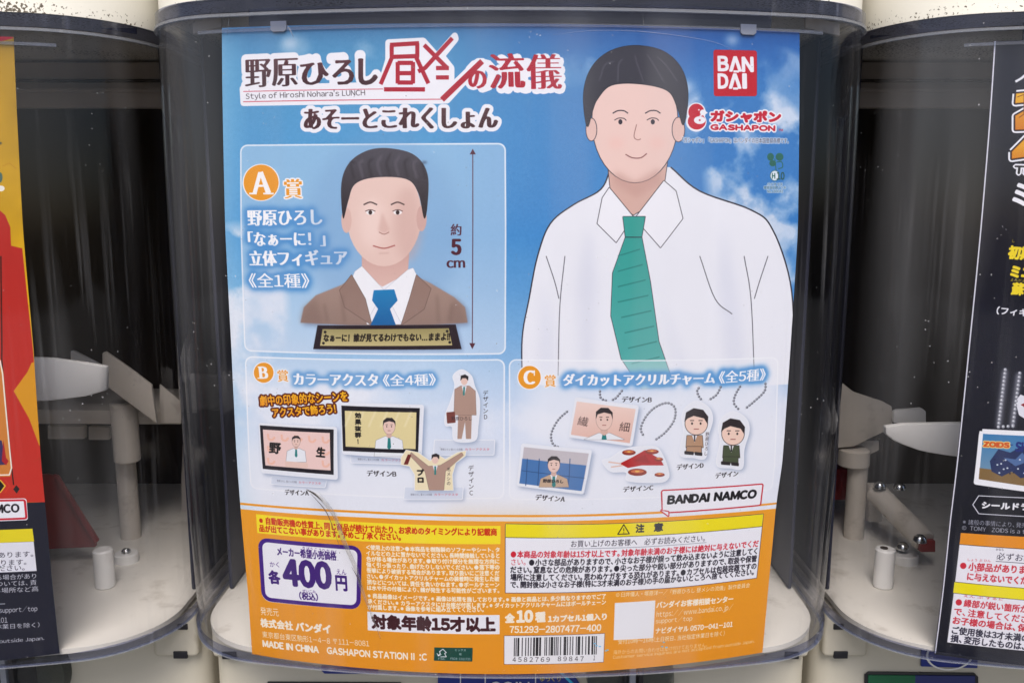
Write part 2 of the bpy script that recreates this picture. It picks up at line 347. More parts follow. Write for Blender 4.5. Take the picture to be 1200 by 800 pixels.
class Poster:
    """a printed sheet lying on the curved front of one machine; picture measurements are turned into sheet coordinates"""
    def __init__(s, W, H, mx, my, mz, left, right):
        s.W, s.H, s.m = W, H, (mx, my, mz)
        s.a = np.ones((H, W, 3), np.float32)
        full = 2 * math.asin(.1108 / RF)
        def tab(e): return [surf(x, y, mx, my, mz) for x, y in e]
        L = tab(left) if left else None; Rr = tab(right) if right else None
        ang = lambda q: math.asin(q[0] / RF)
        if L and Rr: zl, zr = (L[0][1], L[-1][1]), (Rr[0][1], Rr[-1][1])
        else: q = L or Rr; zl = zr = (q[0][1], q[-1][1])
        s.zt = (zl[0], zr[0]); s.zb = (zl[1], zr[1])
        def prof(q, z): return [( (z[0] - p[1]) / (z[0] - z[1]), ang(p)) for p in q]
        if L: s.L = prof(L, zl)
        if Rr: s.R = prof(Rr, zr)
        if not L: s.L = [(v, a - full) for v, a in s.R]
        if not Rr: s.R = [(v, a + full) for v, a in s.L]
    def edge(s, tab, v): return float(np.interp(v, [p[0] for p in tab], [p[1] for p in tab]))
    def uv2pt(s, u, v):
        ph = s.edge(s.L, v) * (1 - u) + s.edge(s.R, v) * u
        zt = s.zt[0] * (1 - u) + s.zt[1] * u; zb = s.zb[0] * (1 - u) + s.zb[1] * u; zb -= .0026 * (1 - (2 * u - 1) ** 2); z = zt + (zb - zt) * v
        return spt(RF * math.sin(ph), RF - RF * math.cos(ph), z)
    def to(s, px, py):
        x, z = surf(px, py, *s.m); ph = math.asin(max(-.9, min(.9, x / RF))); u = .5; v = .5
        for _ in range(5):
            zt = s.zt[0] * (1 - u) + s.zt[1] * u; zb = s.zb[0] * (1 - u) + s.zb[1] * u - .0026 * (1 - (2 * u - 1) ** 2); v = (zt - z) / (zt - zb)
            l, r = s.edge(s.L, v), s.edge(s.R, v); u = (ph - l) / (r - l)
        return np.array((u * s.W, v * s.H))
    def scale(s, px, py): a = s.to(px, py); return abs(s.to(px + 2, py)[0] - a[0]) / 2, abs(s.to(px, py + 2)[1] - a[1]) / 2
    def mesh(s, name, m, parent, nu=56, nv=36):
        v = []; uv = []; f = []
        for j in range(nv + 1):
            for i in range(nu + 1): v.append(s.uv2pt(i / nu, j / nv)); uv.append((i / nu, 1 - j / nv))
        for j in range(nv):
            for i in range(nu): k = j * (nu + 1) + i; f.append((k, k + nu + 1, k + nu + 2, k + 1))
        return mesh_obj(name, v, f, m, parent, uvs=uv)
    # ---- drawing
    def comp(s, c, x0, y0, col, alpha=1.0):
        h, w = c.shape; X0, Y0_, X1, Y1 = max(0, x0), max(0, y0), min(s.W, x0 + w), min(s.H, y0 + h)
        if X1 <= X0 or Y1 <= Y0_: return
        k = (c[Y0_ - y0:Y1 - y0, X0 - x0:X1 - x0] * alpha)[..., None]
        col = np.array(col, np.float32) / 255.
        if col.ndim == 2: # vertical gradient (top, bottom)
            t = np.linspace(0, 1, h, dtype=np.float32)[Y0_ - y0:Y1 - y0, None, None]; col = col[0] * (1 - t) + col[1] * t
        d = s.a[Y0_:Y1, X0:X1]; d *= (1 - k); d += k * col
    def rings(s, rings, col, alpha=1, bl=0, dx=0, dy=0, raw=False, shadow=None):
        rs = [np.array([s.to(*p) for p in r]) if not raw else np.array(r) for r in rings]
        E = []
        for r in rs:
            q = np.roll(r, -1, 0); ar = (r[:, 0] * q[:, 1] - q[:, 0] * r[:, 1]).sum()
            if ar < 0: r = r[::-1]; q = np.roll(r, -1, 0)
            E.append(np.hstack([r, q]))
        s.edges(np.vstack(E), col, alpha, bl, dx, dy)
    def edges(s, E, col, alpha=1, bl=0, dx=0, dy=0, layers=None, ss=4, ey=0):
        pad = int(3 * max(bl, 0) + max(dx, dy) + 4)
        if layers: pad = max(pad, max(int(l[0] + 3.2 * (l[3] if len(l) > 3 else 0)) + 5 for l in layers))
        x0 = int(math.floor(E[:, [0, 2]].min())) - pad; y0 = int(math.floor(E[:, [1, 3]].min())) - pad
        w = int(E[:, [0, 2]].max()) + pad - x0 + 1; h = int(E[:, [1, 3]].max()) + pad - y0 + 1
        if x0 > s.W or y0 > s.H or x0 + w < 0 or y0 + h < 0: return
        E = E - np.array((x0, y0, x0, y0)); c = coverage(E, w, h, ss); c = dilate(c, dx, dy)
        if ey >= .5:  # thin the horizontal strokes (brush-serif faces)
            k = int(round(ey)); pc = np.pad(c, ((k, k), (0, 0))); m = pc[k:-k].copy()
            for j in range(-k, k + 1): m = np.minimum(m, pc[k + j:k + j + c.shape[0]])
            c = np.maximum(m, 0)
        for l in (layers or []): # (radius, colour, alpha, blur)
            b = dilate(c, l[0], l[0]); b = blur(b, l[3]) if len(l) > 3 else b
            s.comp(np.clip(b * (1.6 if len(l) > 3 and l[3] else 1), 0, 1), x0, y0, l[1], l[2] if len(l) > 2 else 1)
        if col is not None: s.comp(blur(c, bl), x0, y0, col, alpha)
    def poly(s, pts, col, alpha=1, sm=False, bl=0, edge=None, shadow=None):
        if sm: pts = smooth_ring(pts)
        sc = s.scale(*np.mean(np.array(pts), 0)[:2])[0]
        if shadow: s.rings([[(x + shadow[0], y + shadow[0]) for x, y in pts]], shadow[2], shadow[3], bl=shadow[1] * sc)
        if edge: s.line(list(map(tuple, pts)) + [tuple(pts[0])], edge[0] * 2, edge[1])
        s.rings([pts], col, alpha, bl=bl * sc)
    def line(s, pts, w, col, alpha=1, sm=False, bl=0):
        if sm: pts = smooth_line(pts)
        P = [s.to(*p) for p in pts]; sc = s.scale(*pts[0])[0]; r = w * sc / 2; rs = []
        for a, b in zip(P[:-1], P[1:]):
            d = b - a; n = np.hypot(*d)
            if n < 1e-6: continue
            q = np.array((-d[1], d[0])) / n * r; rs.append([a + q, b + q, b - q, a - q])
        if r > 1.2:
            for p in P[1:-1]: rs.append([p + r * np.array((math.cos(t), math.sin(t))) for t in np.linspace(0, 2 * math.pi, 10)[:-1]])
        if rs: s.rings(rs, col, alpha, bl=bl * sc, raw=True)
    def quad(s, p, r, k=5):      # rounded four-cornered outline in picture pixels: corners tl,tr,br,bl
        out = []
        for i in range(4):
            c = np.array(p[i], float); a = np.array(p[i - 1], float); b = np.array(p[(i + 1) % 4], float)
            if r <= 0: out.append(tuple(c)); continue
            ua = (a - c) / np.hypot(*(a - c)); ub = (b - c) / np.hypot(*(b - c))
            for j in range(k + 1):
                t = j / k * math.pi / 2; out.append(tuple(c + ua * r * (1 - math.sin(t)) + ub * r * (1 - math.cos(t))))
        # subdivide long edges (they follow the curve of the sheet)
        res = []
        for i in range(len(out)):
            a, b = np.array(out[i]), np.array(out[(i + 1) % len(out)]); res.append(tuple(a))
        return res
    def box(s, p, col, r=0, alpha=1, edge=None, shadow=None, bl=0):
        q = s.quad(p, r)
        if shadow: s.rings([[(x + shadow[0], y + shadow[0]) for x, y in q]], shadow[2], shadow[3], bl=shadow[1] * 3)
        if edge: s.line(q + [q[0]], edge[0] * 2, edge[1])
        if col is not None: s.rings([q], col, alpha, bl=bl * 3)
    def frame(s, p, w, col, r=0, alpha=1): q = s.quad(p, r); s.line(q + [q[0]], w, col, alpha)
    def ell(s, cx, cy, rx, ry, col, alpha=1, bl=0, edge=None, n=40):
        s.poly([(cx + rx * math.cos(t), cy + ry * math.sin(t)) for t in np.linspace(0, 2 * math.pi, n + 1)[:-1]], col, alpha, bl=bl, edge=edge)
    def text(s, st, p0, p1, h, col, b=0, bx=None, layers=None, alpha=1, bl=0, skew=0, ss=4, ey=0):
        """the string's bounding box is laid from p0 to p1 (its bottom line) with height h (picture px); b = weight added"""
        g = glyphs(st)
        if len(g) == 0: return
        lo = g.reshape(-1, 2).min(0); hi = g.reshape(-1, 2).max(0); q = (g - lo) / (hi - lo)
        A, B = s.to(*p0), s.to(*p1); sx, sy = s.scale(*p0); hh = h * sy
        bx_ = (b if bx is None else bx) * sx; by_ = b * sy
        ax = B - A; L = np.hypot(*ax); ux = ax / L; uy = np.array((ux[1], -ux[0]))
        A = A + ux * bx_ + uy * by_; L -= 2 * bx_; hh -= 2 * by_
        P = A + q[..., :1] * ux * L + q[..., 1:] * uy * hh + q[..., 1:] * ux * (skew * hh)
        a = (P[:, 1] - P[:, 0]); c = (P[:, 2] - P[:, 0]); neg = (a[:, 0] * c[:, 1] - a[:, 1] * c[:, 0]) < 0
        P[neg] = P[neg][:, ::-1]
        E = np.concatenate([np.concatenate([P[:, i], P[:, (i + 1) % 3]], 1) for i in range(3)])
        ly = [(l[0] * sx, l[1], l[2] if len(l) > 2 else 1, (l[3] * sx if len(l) > 3 else 0)) for l in layers] if layers else None
        s.edges(E, col, alpha, bl * sx, bx_, by_, ly, ss, ey * sy)
    def vtext(s, st, x, y0, y1, w, col, b=.15, dx=0, **k):   # characters stacked from y0 down to y1
        n = len(st); st_h = (y1 - y0) / n
        for i, ch in enumerate(st):
            if ch == ' ': continue
            yb = y0 + st_h * (i + .9); xx = x + dx * i / n
            if ch == 'ー':
                s.line([(xx + w / 2, yb - st_h * .85), (xx + w / 2, yb)], w * .14, col); continue
            g = glyphs(ch).reshape(-1, 2); ww = min(1, (g[:, 0].max() - g[:, 0].min()) / .9); hg = min(1, (g[:, 1].max() - g[:, 1].min()) / .87)
            s.text(ch, (xx + w * (1 - ww) / 2, yb - st_h * .4 * (1 - hg)), (xx + w * (1 + ww) / 2, yb - st_h * .4 * (1 - hg)), st_h * .86 * hg, col, b, **k)
    def material(s, name, rough=.38):
        a = np.clip(s.a, 0, 1); img = bpy.data.images.new(name, s.W, s.H, alpha=False)
        px = np.ones((s.H, s.W, 4), np.float32); px[..., :3] = a[::-1]
        img.pixels.foreach_set(px.ravel()); img.update(); img.pack()
        m, N, L, P = mat(name); t = N.new("ShaderNodeTexImage"); t.image = img; t.interpolation = 'Cubic'; t.extension = 'EXTEND'
        L.new(t.outputs[0], P.inputs["Base Color"]); P.inputs["Roughness"].default_value = rough; P.inputs["Specular IOR Level"].default_value = .2
        tc = N.new("ShaderNodeTexCoord"); n = N.new("ShaderNodeTexNoise"); n.inputs["Scale"].default_value = 14; L.new(tc.outputs["Object"], n.inputs["Vector"])
        b = N.new("ShaderNodeBump"); b.inputs["Strength"].default_value = .15; b.inputs["Distance"].default_value = .002; L.new(n.outputs[0], b.inputs["Height"]); L.new(b.outputs[0], P.inputs["Normal"])
        s.a = None
        return m

# ================================================================== THE MIDDLE POSTER
P_MID = (-0.0007, Y0, 0.0); PITCH_M = 0.3005
P_LEFT = (P_MID[0] - PITCH_M, Y0 + .0065, -.0034); P_RIGHT = (P_MID[0] + PITCH_M, Y0 + .0065, -.0034)
ORANGE = (235, 155, 38); DKRED = (70, 28, 34); WHT = (238, 239, 246)
def ramp(v, st):
    st = np.array(st, float); return np.stack([np.interp(v, st[:, 0], st[:, i]) for i in (1, 2, 3)], -1) / 255
def figure(p, cx, cy, w, suit=None, tie=(35, 125, 125), bh=1.9):
    """plain faceless office worker pictogram: round head, cap of hair, shirt or suit; cx,cy = chin, w = head width"""
    S = (232, 236, 242)
    sh = suit or S
    p.poly([(cx - w * 1.25, cy + w * bh), (cx - w * 1.1, cy + w * .55), (cx - w * .35, cy + w * .22), (cx + w * .35, cy + w * .22), (cx + w * 1.1, cy + w * .55), (cx + w * 1.25, cy + w * bh)], sh, edge=(.25, (90, 90, 100)))
    if suit: p.poly([(cx - w * .3, cy + w * .2), (cx + w * .3, cy + w * .2), (cx, cy + w * min(1.25, bh))], S)
    p.poly([(cx - w * .1, cy + w * .3), (cx + w * .1, cy + w * .3), (cx + w * .16, cy + w * min(1.15, bh)), (cx, cy + w * min(1.35, bh)), (cx - w * .16, cy + w * min(1.15, bh))], tie)
    p.poly([(cx - w * .22, cy - w * .2), (cx + w * .22, cy - w * .2), (cx + w * .22, cy + w * .25), (cx, cy + w * .38), (cx - w * .22, cy + w * .25)], (214, 178, 165))
    p.ell(cx, cy - w * .62, w * .5, w * .66, (232, 200, 188), edge=(.2, (90, 70, 70)))
    for q in (-.2, .2): p.ell(cx + w * q, cy - w * .6, w * .05, w * .06, (60, 44, 44), n=8); p.line([(cx + w * (q - .09), cy - w * .76), (cx + w * (q + .09), cy - w * .76)], w * .045, (60, 46, 46))
    p.line([(cx - w * .12, cy - w * .26), (cx + w * .12, cy - w * .26)], w * .045, (150, 84, 80))
    p.poly([(cx - w * .52, cy - w * .62), (cx - w * .5, cy - w * 1.1), (cx - w * .2, cy - w * 1.34), (cx + w * .25, cy - w * 1.33), (cx + w * .52, cy - w * 1.05), (cx + w * .53, cy - w * .62), (cx + w * .42, cy - w * .95), (cx, cy - w * 1.05), (cx - w * .4, cy - w * .93)], (48, 42, 46))

def middle_art():
    p = Poster(2100, 2450, *P_MID,
               [(260, 33), (260.5, 100), (264, 270), (271, 405), (277, 530), (282, 597), (291, 699), (295.5, 766)],
               [(937, 38), (937, 100), (935, 270), (930, 351), (917, 540), (909.5, 591), (901, 682), (893.5, 764)])
    H, W = p.H, p.W
    v = np.linspace(0, 1, H)[:, None] * np.ones((1, W)); u = np.linspace(0, 1, W)[None] * np.ones((H, 1))
    base = ramp(v, [(0, 74, 136, 184), (.06, 80, 150, 196), (.16, 82, 156, 208), (.3, 80, 156, 214), (.42, 128, 184, 226), (.52, 178, 208, 238), (.6, 205, 221, 242), (.7, 224, 231, 244), (.8, 234, 237, 245), (1, 236, 238, 245)])
    deep = ramp(v, [(0, 36, 92, 168), (.08, 58, 122, 190), (.3, 58, 128, 200), (.5, 110, 165, 220), (.58, 196, 212, 240), (.7, 226, 232, 245), (1, 236, 238, 245)])
    n1 = fnoise(H, W, 3, 5, 3); k = np.clip((u - .36) * 2.4 + (n1 - .5) * .9, 0, 1)[..., None]
    a = base * (1 - k) + deep * k
    edge = np.clip(1 - u / .05, 0, 1)[..., None] * .35; a = a * (1 - edge) + np.array((165, 212, 238)) / 255 * edge
    n2 = fnoise(H, W, 9, 7, 5); n3 = fnoise(H, W, 20, 5, 9)
    def cloud(cu, cv, ru, rv, th=.5, st=1.0):
        d = 1 - ((u - cu) / ru) ** 2 - ((v - cv) / rv) ** 2
        return np.clip((d * .5 + (n2 - th - .03) * 4.2 + (n3 - .5) * 1.3) * 1.7, 0, 1) * np.clip(d * 3, 0, 1) * st
    c = np.zeros((H, W))
    for q in [(.02, .42, .10, .14, .47, .9), (.16, .55, .16, .05, .44, .85), (.05, .55, .12, .06, .47, .8), (.93, .20, .11, .13, .45, .8), (.85, .13, .07, .05, .48, .75), (.97, .30, .06, .10, .47, .75),
              (.52, .66, .30, .06, .5, .5), (.90, .6, .2, .1, .45, .7), (.35, .03, .12, .03, .53, .35), (.6, .06, .07, .03, .5, .3), (.97, .08, .06, .06, .5, .35), (.45, .6, .2, .06, .5, .5)]:
        c = np.maximum(c, cloud(*q))
    c = c * np.clip(.45 + (n3 - .3) * 1.5, .35, 1)
    a = a * (1 - c[..., None]) + np.array((236, 240, 248)) / 255 * c[..., None]
    p.a = (a + (fnoise(H, W, 300, 2, 2)[..., None] - .5) * .03).astype(np.float32)
    for x, y, r, al in [(340, 51, 9, .5), (802, 103, 6, .8), (858, 47, 7, .6), (345, 55, 18, .25), (803, 104, 14, .3)]: p.ell(x, y, r, r * .8, (240, 245, 252), al, bl=3.5)  # soft white glare spots painted into the print, mostly near the clips
    # --- generic office worker pictogram in shirt and tie
    ln = (52, 50, 62)
    body = [(716, 196), (704, 222), (672, 240), (645, 262), (630, 300), (620, 350), (612, 395), (612, 450), (760, 455), (926, 450), (930, 400), (926, 330), (905, 268), (880, 246), (820, 224), (786, 196)]
    p.poly([tuple(q) for q in smooth_line(body[:8])] + [body[8]] + [tuple(q) for q in smooth_line(body[9:])], (236, 239, 247)); p.line(body[7:8] + body[6::-1], 1.5, ln, sm=True); p.line(body[9:], 1.5, ln, sm=True)
    p.poly([(712, 190), (716, 228), (742, 252), (776, 232), (782, 190)], (214, 176, 165), edge=(.8, ln))
    p.ell(744, 142, 50, 72, (236, 204, 195), edge=(.9, ln))
    p.ell(795, 152, 7, 14, (228, 192, 182), edge=(.8, ln)); p.ell(693, 152, 6, 13, (228, 192, 182), edge=(.8, ln))
    p.poly([(688, 148), (684, 112), (692, 82), (712, 62), (742, 54), (776, 60), (798, 80), (806, 110), (801, 146), (794, 126), (782, 106), (748, 98), (716, 100), (700, 116), (694, 130)], (50, 48, 58), edge=(.8, (30, 28, 36)), sm=True)
    for x in (727, 765):
        p.line([(x - 9, 133), (x - 3, 130), (x + 4, 130), (x + 9, 133)], 1.3, (60, 50, 58), sm=True); p.ell(x, 143, 2.4, 3, (52, 44, 54)); p.line([(x - 7, 141), (x - 2, 138.6), (x + 4, 139), (x + 7, 141.5)], 1, (70, 56, 62), sm=True)
    p.line([(746, 146), (743, 160), (747, 164), (751, 163)], .9, (150, 106, 100), sm=True); p.line([(733, 181), (741, 185), (751, 185), (758, 180)], 1.2, (130, 76, 76), sm=True)
    p.ell(722, 168, 9, 6, (240, 180, 170), .35, bl=4); p.ell(770, 168, 9, 6, (240, 180, 170), .35, bl=4)
    p.poly([(722, 200), (744, 213), (772, 196), (776, 214), (745, 232), (718, 214)], (196, 154, 144), .6, bl=3)
    for x0, x1 in ((706, 700), (716, 722), (730, 752), (744, 776), (756, 792)): p.line([(x0 + 14, 62 + abs(x0 - 740) * .3), ((x0 + x1) / 2 + 6, 76), (x1 + 2, 96)], 1.6, (92, 88, 100), .55, sm=True, bl=.5)
    for q in ([(690, 262), (700, 330), (696, 420), (680, 440), (676, 330)], [(846, 262), (862, 330), (874, 430), (852, 440), (842, 330)], [(636, 330), (648, 380), (650, 440), (630, 440)], [(770, 330), (800, 420), (812, 445), (796, 445)]): p.poly(q, (204, 210, 230), .38, bl=6)
    p.poly([(714, 220), (706, 232), (700, 262), (722, 284), (742, 254)], (240, 242, 249), edge=(.8, ln))
    p.poly([(778, 212), (792, 224), (800, 256), (774, 290), (744, 256)], (240, 242, 249), edge=(.8, ln))
    p.poly([(730, 254), (756, 254), (752, 278), (762, 330), (772, 400), (790, 452), (752, 456), (728, 420), (716, 370), (718, 320), (733, 278)], [(52, 160, 150), (88, 176, 172)], edge=(.7, ln))
    for i in range(9): y = 292 + i * 18; p.line([(724 + (i > 3) * (i - 3) * 4, y + 8), (750 + i * 3.3, y)], 1.6, (44, 128, 124), .8)
    p.line([(733, 278), (752, 278)], 1, ln)
    for q in ([(662, 300), (656, 360), (654, 440)], [(640, 300), (650, 330), (655, 350)], [(872, 300), (880, 350), (884, 440)], [(900, 300), (890, 330), (884, 350)], [(820, 300), (838, 350), (858, 368)]): p.line(q, 1, ln, .8, sm=True)
    p.poly([(616, 440), (928, 440), (920, 520), (616, 520)], (234, 238, 247), .75, bl=12)
    # --- panels
    def panel(q, al, r=8, grad=None):
        p.box(q, grad or (238, 242, 250), r=r, alpha=al); p.frame(q, 1.6, (244, 248, 253), r, .85)
    panel([(282, 170.5), (592, 168.5), (592, 414.5), (287, 411)], .52, grad=[(196, 218, 240), (226, 233, 246)])
    panel([(287.5, 418), (591, 421.5), (590, 584), (294, 572)], .34)
    panel([(597, 421.5), (912, 419), (905, 574), (597, 585)], .34)
    p.box([(281, 520), (914, 520), (910, 592), (283, 592)], (236, 239, 246), alpha=.5, bl=12)
    # --- title
    RED = (172, 20, 44)
    wl = [(4.6, WHT)]
    zigzag = [(524, 117), (566, 71), (572, 74), (567, 82), (522, 125)]
    strokes = [[(457, 53), (491, 51)], [(459, 53), (459, 67)], [(489, 51), (489, 67)], [(459, 67), (491, 66)], [(460, 66), (446, 99)], [(487, 66), (502, 98)],
               [(466, 74), (484, 74)], [(466, 73), (466, 98)], [(484, 73), (484, 98)], [(466, 86), (484, 86)], [(466, 97), (484, 97)], [(450, 105), (498, 105)],
               [(497, 53), (524, 80)], [(530, 45), (498, 80), (490, 84)], [(511, 80), (526, 80)], [(511, 91), (526, 91)]]
    hull = [(446, 100), (455, 70), (455, 50), (496, 48), (512, 66), (533, 42), (534, 46), (518, 66), (529, 80), (529, 92), (520, 110), (560, 72), (566, 72), (524, 118), (285, 121), (284, 104), (447, 100)]
    p.line(hull + [hull[0]], 7, WHT); p.rings([hull], WHT)
    lay = [(4.4, WHT)]
    T = p.text
    T("野原ひろし", (287, 104), (443, 99), 35, None, 0, layers=lay)
    T("の流儀", (548, 107), (659, 106), 39, None, 0, layers=lay)
    p.line([(285, 121), (520, 118.5)], 6, WHT)
    cdk = [(86, 44, 48), (60, 26, 32)]
    p.text("野原", (287, 103.5), (350, 101.5), 33.5, cdk, .2, bx=1.3, ey=.75)
    p.text("ひ", (352, 101), (386, 100), 27.5, cdk, .8, bx=1.6, ey=.6); p.text("ろ", (389, 100), (415, 100), 30, cdk, .8, bx=1.5, ey=.5); p.text("し", (420, 100), (443, 99.5), 31, cdk, .9, bx=1.7)
    for q in strokes: p.line(q, 4.8, RED)
    p.line([(518, 117), (565, 72)], 6.5, RED)
    p.line([(285, 107.5), (449, 104.5)], .8, (200, 70, 90)); p.line([(285, 119.5), (518, 116.5)], .9, (200, 70, 90))
    T("の", (549, 105), (571, 104), 22, RED, .8, bx=1.3, ey=.5); T("流", (573, 105), (616, 104), 42, RED, .3, bx=1.7, ey=.8); T("儀", (617, 105.5), (659, 105), 42, RED, .1, bx=1.4, ey=.7)
    T("Style of Hiroshi Nohara's LUNCH", (288, 118.3), (428, 114), 9.5, (50, 40, 46), .12)
    s = "あそーとこれくしょん"; T(s, (356, 153), (584, 151.5), 26, cdk, .8, bx=1.5, ey=.6, layers=[(4.2, WHT)])
    # --- A prize
    def medal(x, y, r, ch, serif):
        p.ell(x, y, r + 1.3, r + 1.3, (245, 246, 250)); p.ell(x, y, r, r * 1.02, ORANGE)
        if ch == 'A':
            T('A', (x - r * .5, y + r * .62), (x + r * .52, y + r * .62), r * 1.22, (248, 248, 250), 0, bx=r * .06)
            p.line([(x - r * .02, y - r * .6), (x + r * .46, y + r * .6)], r * .24, (248, 248, 250))
            p.line([(x - r * .68, y + r * .63), (x - r * .25, y + r * .63)], r * .09, (248, 248, 250)); p.line([(x + r * .12, y + r * .63), (x + r * .72, y + r * .63)], r * .09, (248, 248, 250))
        elif ch == 'B':
            T('B', (x - r * .42, y + r * .6), (x + r * .5, y + r * .6), r * 1.2, (248, 248, 250), 0, bx=r * .1)
            for yy in (-.58, .57): p.line([(x - r * .62, y + r * yy), (x, y + r * yy)], r * .1, (248, 248, 250))
        else:
            T('C', (x - r * .55, y + r * .62), (x + r * .52, y + r * .62), r * 1.24, (248, 248, 250), 0, bx=r * .1)
            p.line([(x + r * .43, y - r * .62), (x + r * .43, y - r * .15)], r * .1, (248, 248, 250))
    medal(306, 214, 20.5, 'A', 1)
    T("賞", (333, 233), (355, 232.5), 23, ORANGE, .1, bx=.9, ey=.4, layers=[(1.4, (246, 246, 250))])
    glow = [(3.2, (70, 140, 205), .75, 3.0)]; tx = (250, 251, 254)
    T("野原ひろし", (290, 265), (378.5, 264), 18.5, tx, .2, bx=.9, ey=.35, layers=glow)
    T("「なぁーに！」", (291, 289.5), (382, 289), 18.5, tx, .4, bx=.9, ey=.3, layers=glow)
    T("立体フィギュア", (292.5, 312), (408, 311), 18.5, tx, .3, bx=.95, ey=.35, layers=glow)
    T("《全1種》", (292, 337), (363, 337.5), 17, tx, .05, bx=.25, layers=glow)
    # --- generic bust on its plinth
    Sk = (232, 202, 192); Br = (160, 134, 124); oc = (96, 78, 74)
    p.ell(450, 270, 92, 112, (120, 160, 205), .35, bl=9)
    p.poly([(352, 378), (356, 360), (370, 346), (400, 334), (418, 322), (480, 320), (505, 332), (532, 348), (545, 360), (548, 378), (500, 381), (410, 381)], [(172, 146, 134), (146, 122, 112)], bl=.4, shadow=(3, 3, (90, 110, 150), .5))
    p.poly([(352, 378), (356, 360), (370, 350), (380, 380)], (132, 108, 100), .5, bl=3); p.poly([(548, 378), (543, 358), (530, 348), (524, 379)], (132, 108, 100), .5, bl=3)
    p.poly([(420, 316), (430, 380), (470, 380), (486, 316)], (238, 240, 248))
    p.poly([(424, 290), (424, 318), (448, 336), (478, 320), (480, 290)], [(206, 166, 158), (226, 190, 180)])
    p.poly([(416, 318), (410, 332), (430, 376), (450, 340), (424, 312)], (243, 245, 250), edge=(.3, (170, 175, 190))); p.poly([(484, 314), (492, 330), (470, 378), (450, 340), (478, 316)], (243, 245, 250), edge=(.3, (170, 175, 190)))
    p.poly([(412, 322), (398, 340), (404, 360), (436, 381), (428, 350)], (150, 124, 114), edge=(.5, oc)); p.poly([(488, 322), (505, 338), (497, 362), (470, 381), (480, 350)], (150, 124, 114), edge=(.5, oc))
    p.poly([(438, 340), (462, 339), (466, 352), (457, 362), (464, 381), (434, 381), (443, 362), (436, 352)], [(40, 132, 190), (24, 96, 158)])
    p.ell(450, 252, 44, 60, Sk); p.ell(478, 262, 16, 44, (206, 168, 160), .5, bl=5); p.ell(436, 262, 15, 30, (246, 222, 214), .6, bl=6)
    for x in (434, 466):
        p.line([(x - 8, 240), (x, 237), (x + 8, 240)], 1.6, (84, 66, 66), sm=True); p.ell(x, 249, 5, 2.6, (246, 242, 242)); p.ell(x, 249, 2.2, 2.6, (60, 46, 48)); p.line([(x - 6, 247.6), (x, 245.8), (x + 6, 247.6)], .9, (90, 66, 66), sm=True)
    p.poly([(448, 248), (443, 270), (450, 274), (457, 270)], (214, 176, 166), .7, bl=1.5); p.line([(444, 272), (450, 274.5), (456, 272)], .9, (160, 116, 108), sm=True)
    p.line([(437, 288), (450, 291), (463, 287.5)], 1.5, (176, 104, 100), sm=True); p.line([(444, 297), (456, 296.5)], 1.2, (206, 164, 156), .8, bl=.6)
    p.ell(406, 258, 6, 15, (222, 186, 176)); p.ell(494, 256, 6, 15, (210, 172, 164))
    p.poly([(402, 256), (400, 215), (410, 190), (432, 176), (458, 174), (486, 182), (501, 204), (501, 240), (497, 256), (490, 226), (476, 210), (440, 208), (416, 216), (408, 236)], [(76, 72, 82), (44, 38, 46)], sm=True)
    for i in range(9):
        x = 410 + i * 10.5; p.line([(x + 6, 180 + abs(i - 4) * 2.6), (x + 1, 192), (x + 5, 206 + abs(i - 4))], 2.4, (112, 108, 120) if i % 2 else (30, 26, 34), .5, sm=True, bl=.9)
    for q in ([(400, 346), (404, 378)], [(380, 356), (384, 378)], [(512, 346), (514, 378)], [(530, 356), (527, 376)]): p.line(q, 3, (120, 98, 90), .5, bl=1.8)
    p.poly([(372, 381), (534, 380), (541, 409), (367, 409)], (40, 28, 36), shadow=(2, 2, (90, 110, 150), .5))
    p.poly([(378, 385.5), (526, 384.5), (530, 404.5), (375, 405)], [(150, 140, 92), (206, 192, 138)])
    for q in [(381, 389), (379, 402), (524, 388), (527, 401)]: p.ell(*q, 1.6, 1.6, (30, 24, 26))
    T("なぁーに！誰が見てるわけでもない…ままよ!!", (379, 400.5), (527, 399), 9.5, (28, 20, 18), .25, skew=.12)
    p.line([(554, 180), (553.5, 404)], 1.0, (88, 44, 58)); p.poly([(554, 174.5), (550.5, 181), (557.5, 181)], (88, 44, 58)); p.poly([(553.5, 409), (550, 402), (557, 402)], (88, 44, 58))
    T("約", (528, 276), (541, 276), 13.5, (80, 34, 50), .1, bx=.4); T("5", (528.5, 299), (541, 299), 19, (80, 34, 50), .6, bx=1.4); T("cm", (523.5, 314), (545, 314), 9, (80, 34, 50), .15, bx=.5)
    # --- B prize
    medal(309, 436.5, 11.5, 'B', 1); T("賞", (325.5, 447), (338.5, 447), 13.5, ORANGE, .05, bx=.4, layers=[(.9, (246, 246, 250))])
    g2 = [(2.6, (80, 146, 208), .7, 2.4)]
    T("カラーアクスタ", (344, 451), (444, 452.5), 14.5, tx, .35, bx=.85, ey=.3, layers=g2); T("《全4種》", (449, 452.5), (511, 451.5), 14, tx, .05, bx=.25, layers=g2)
    yl = [(1.7, (92, 26, 12))]; yc = [(250, 200, 40), (240, 150, 20)]
    T("劇中の印象的なシーンを", (305, 475.5), (408, 470), 12, yc, .25, layers=yl); T("アクスタで飾ろう!", (320, 489), (394, 484), 11, yc, .25, layers=yl)
    cap = (40, 34, 40); acr = (232, 236, 244)
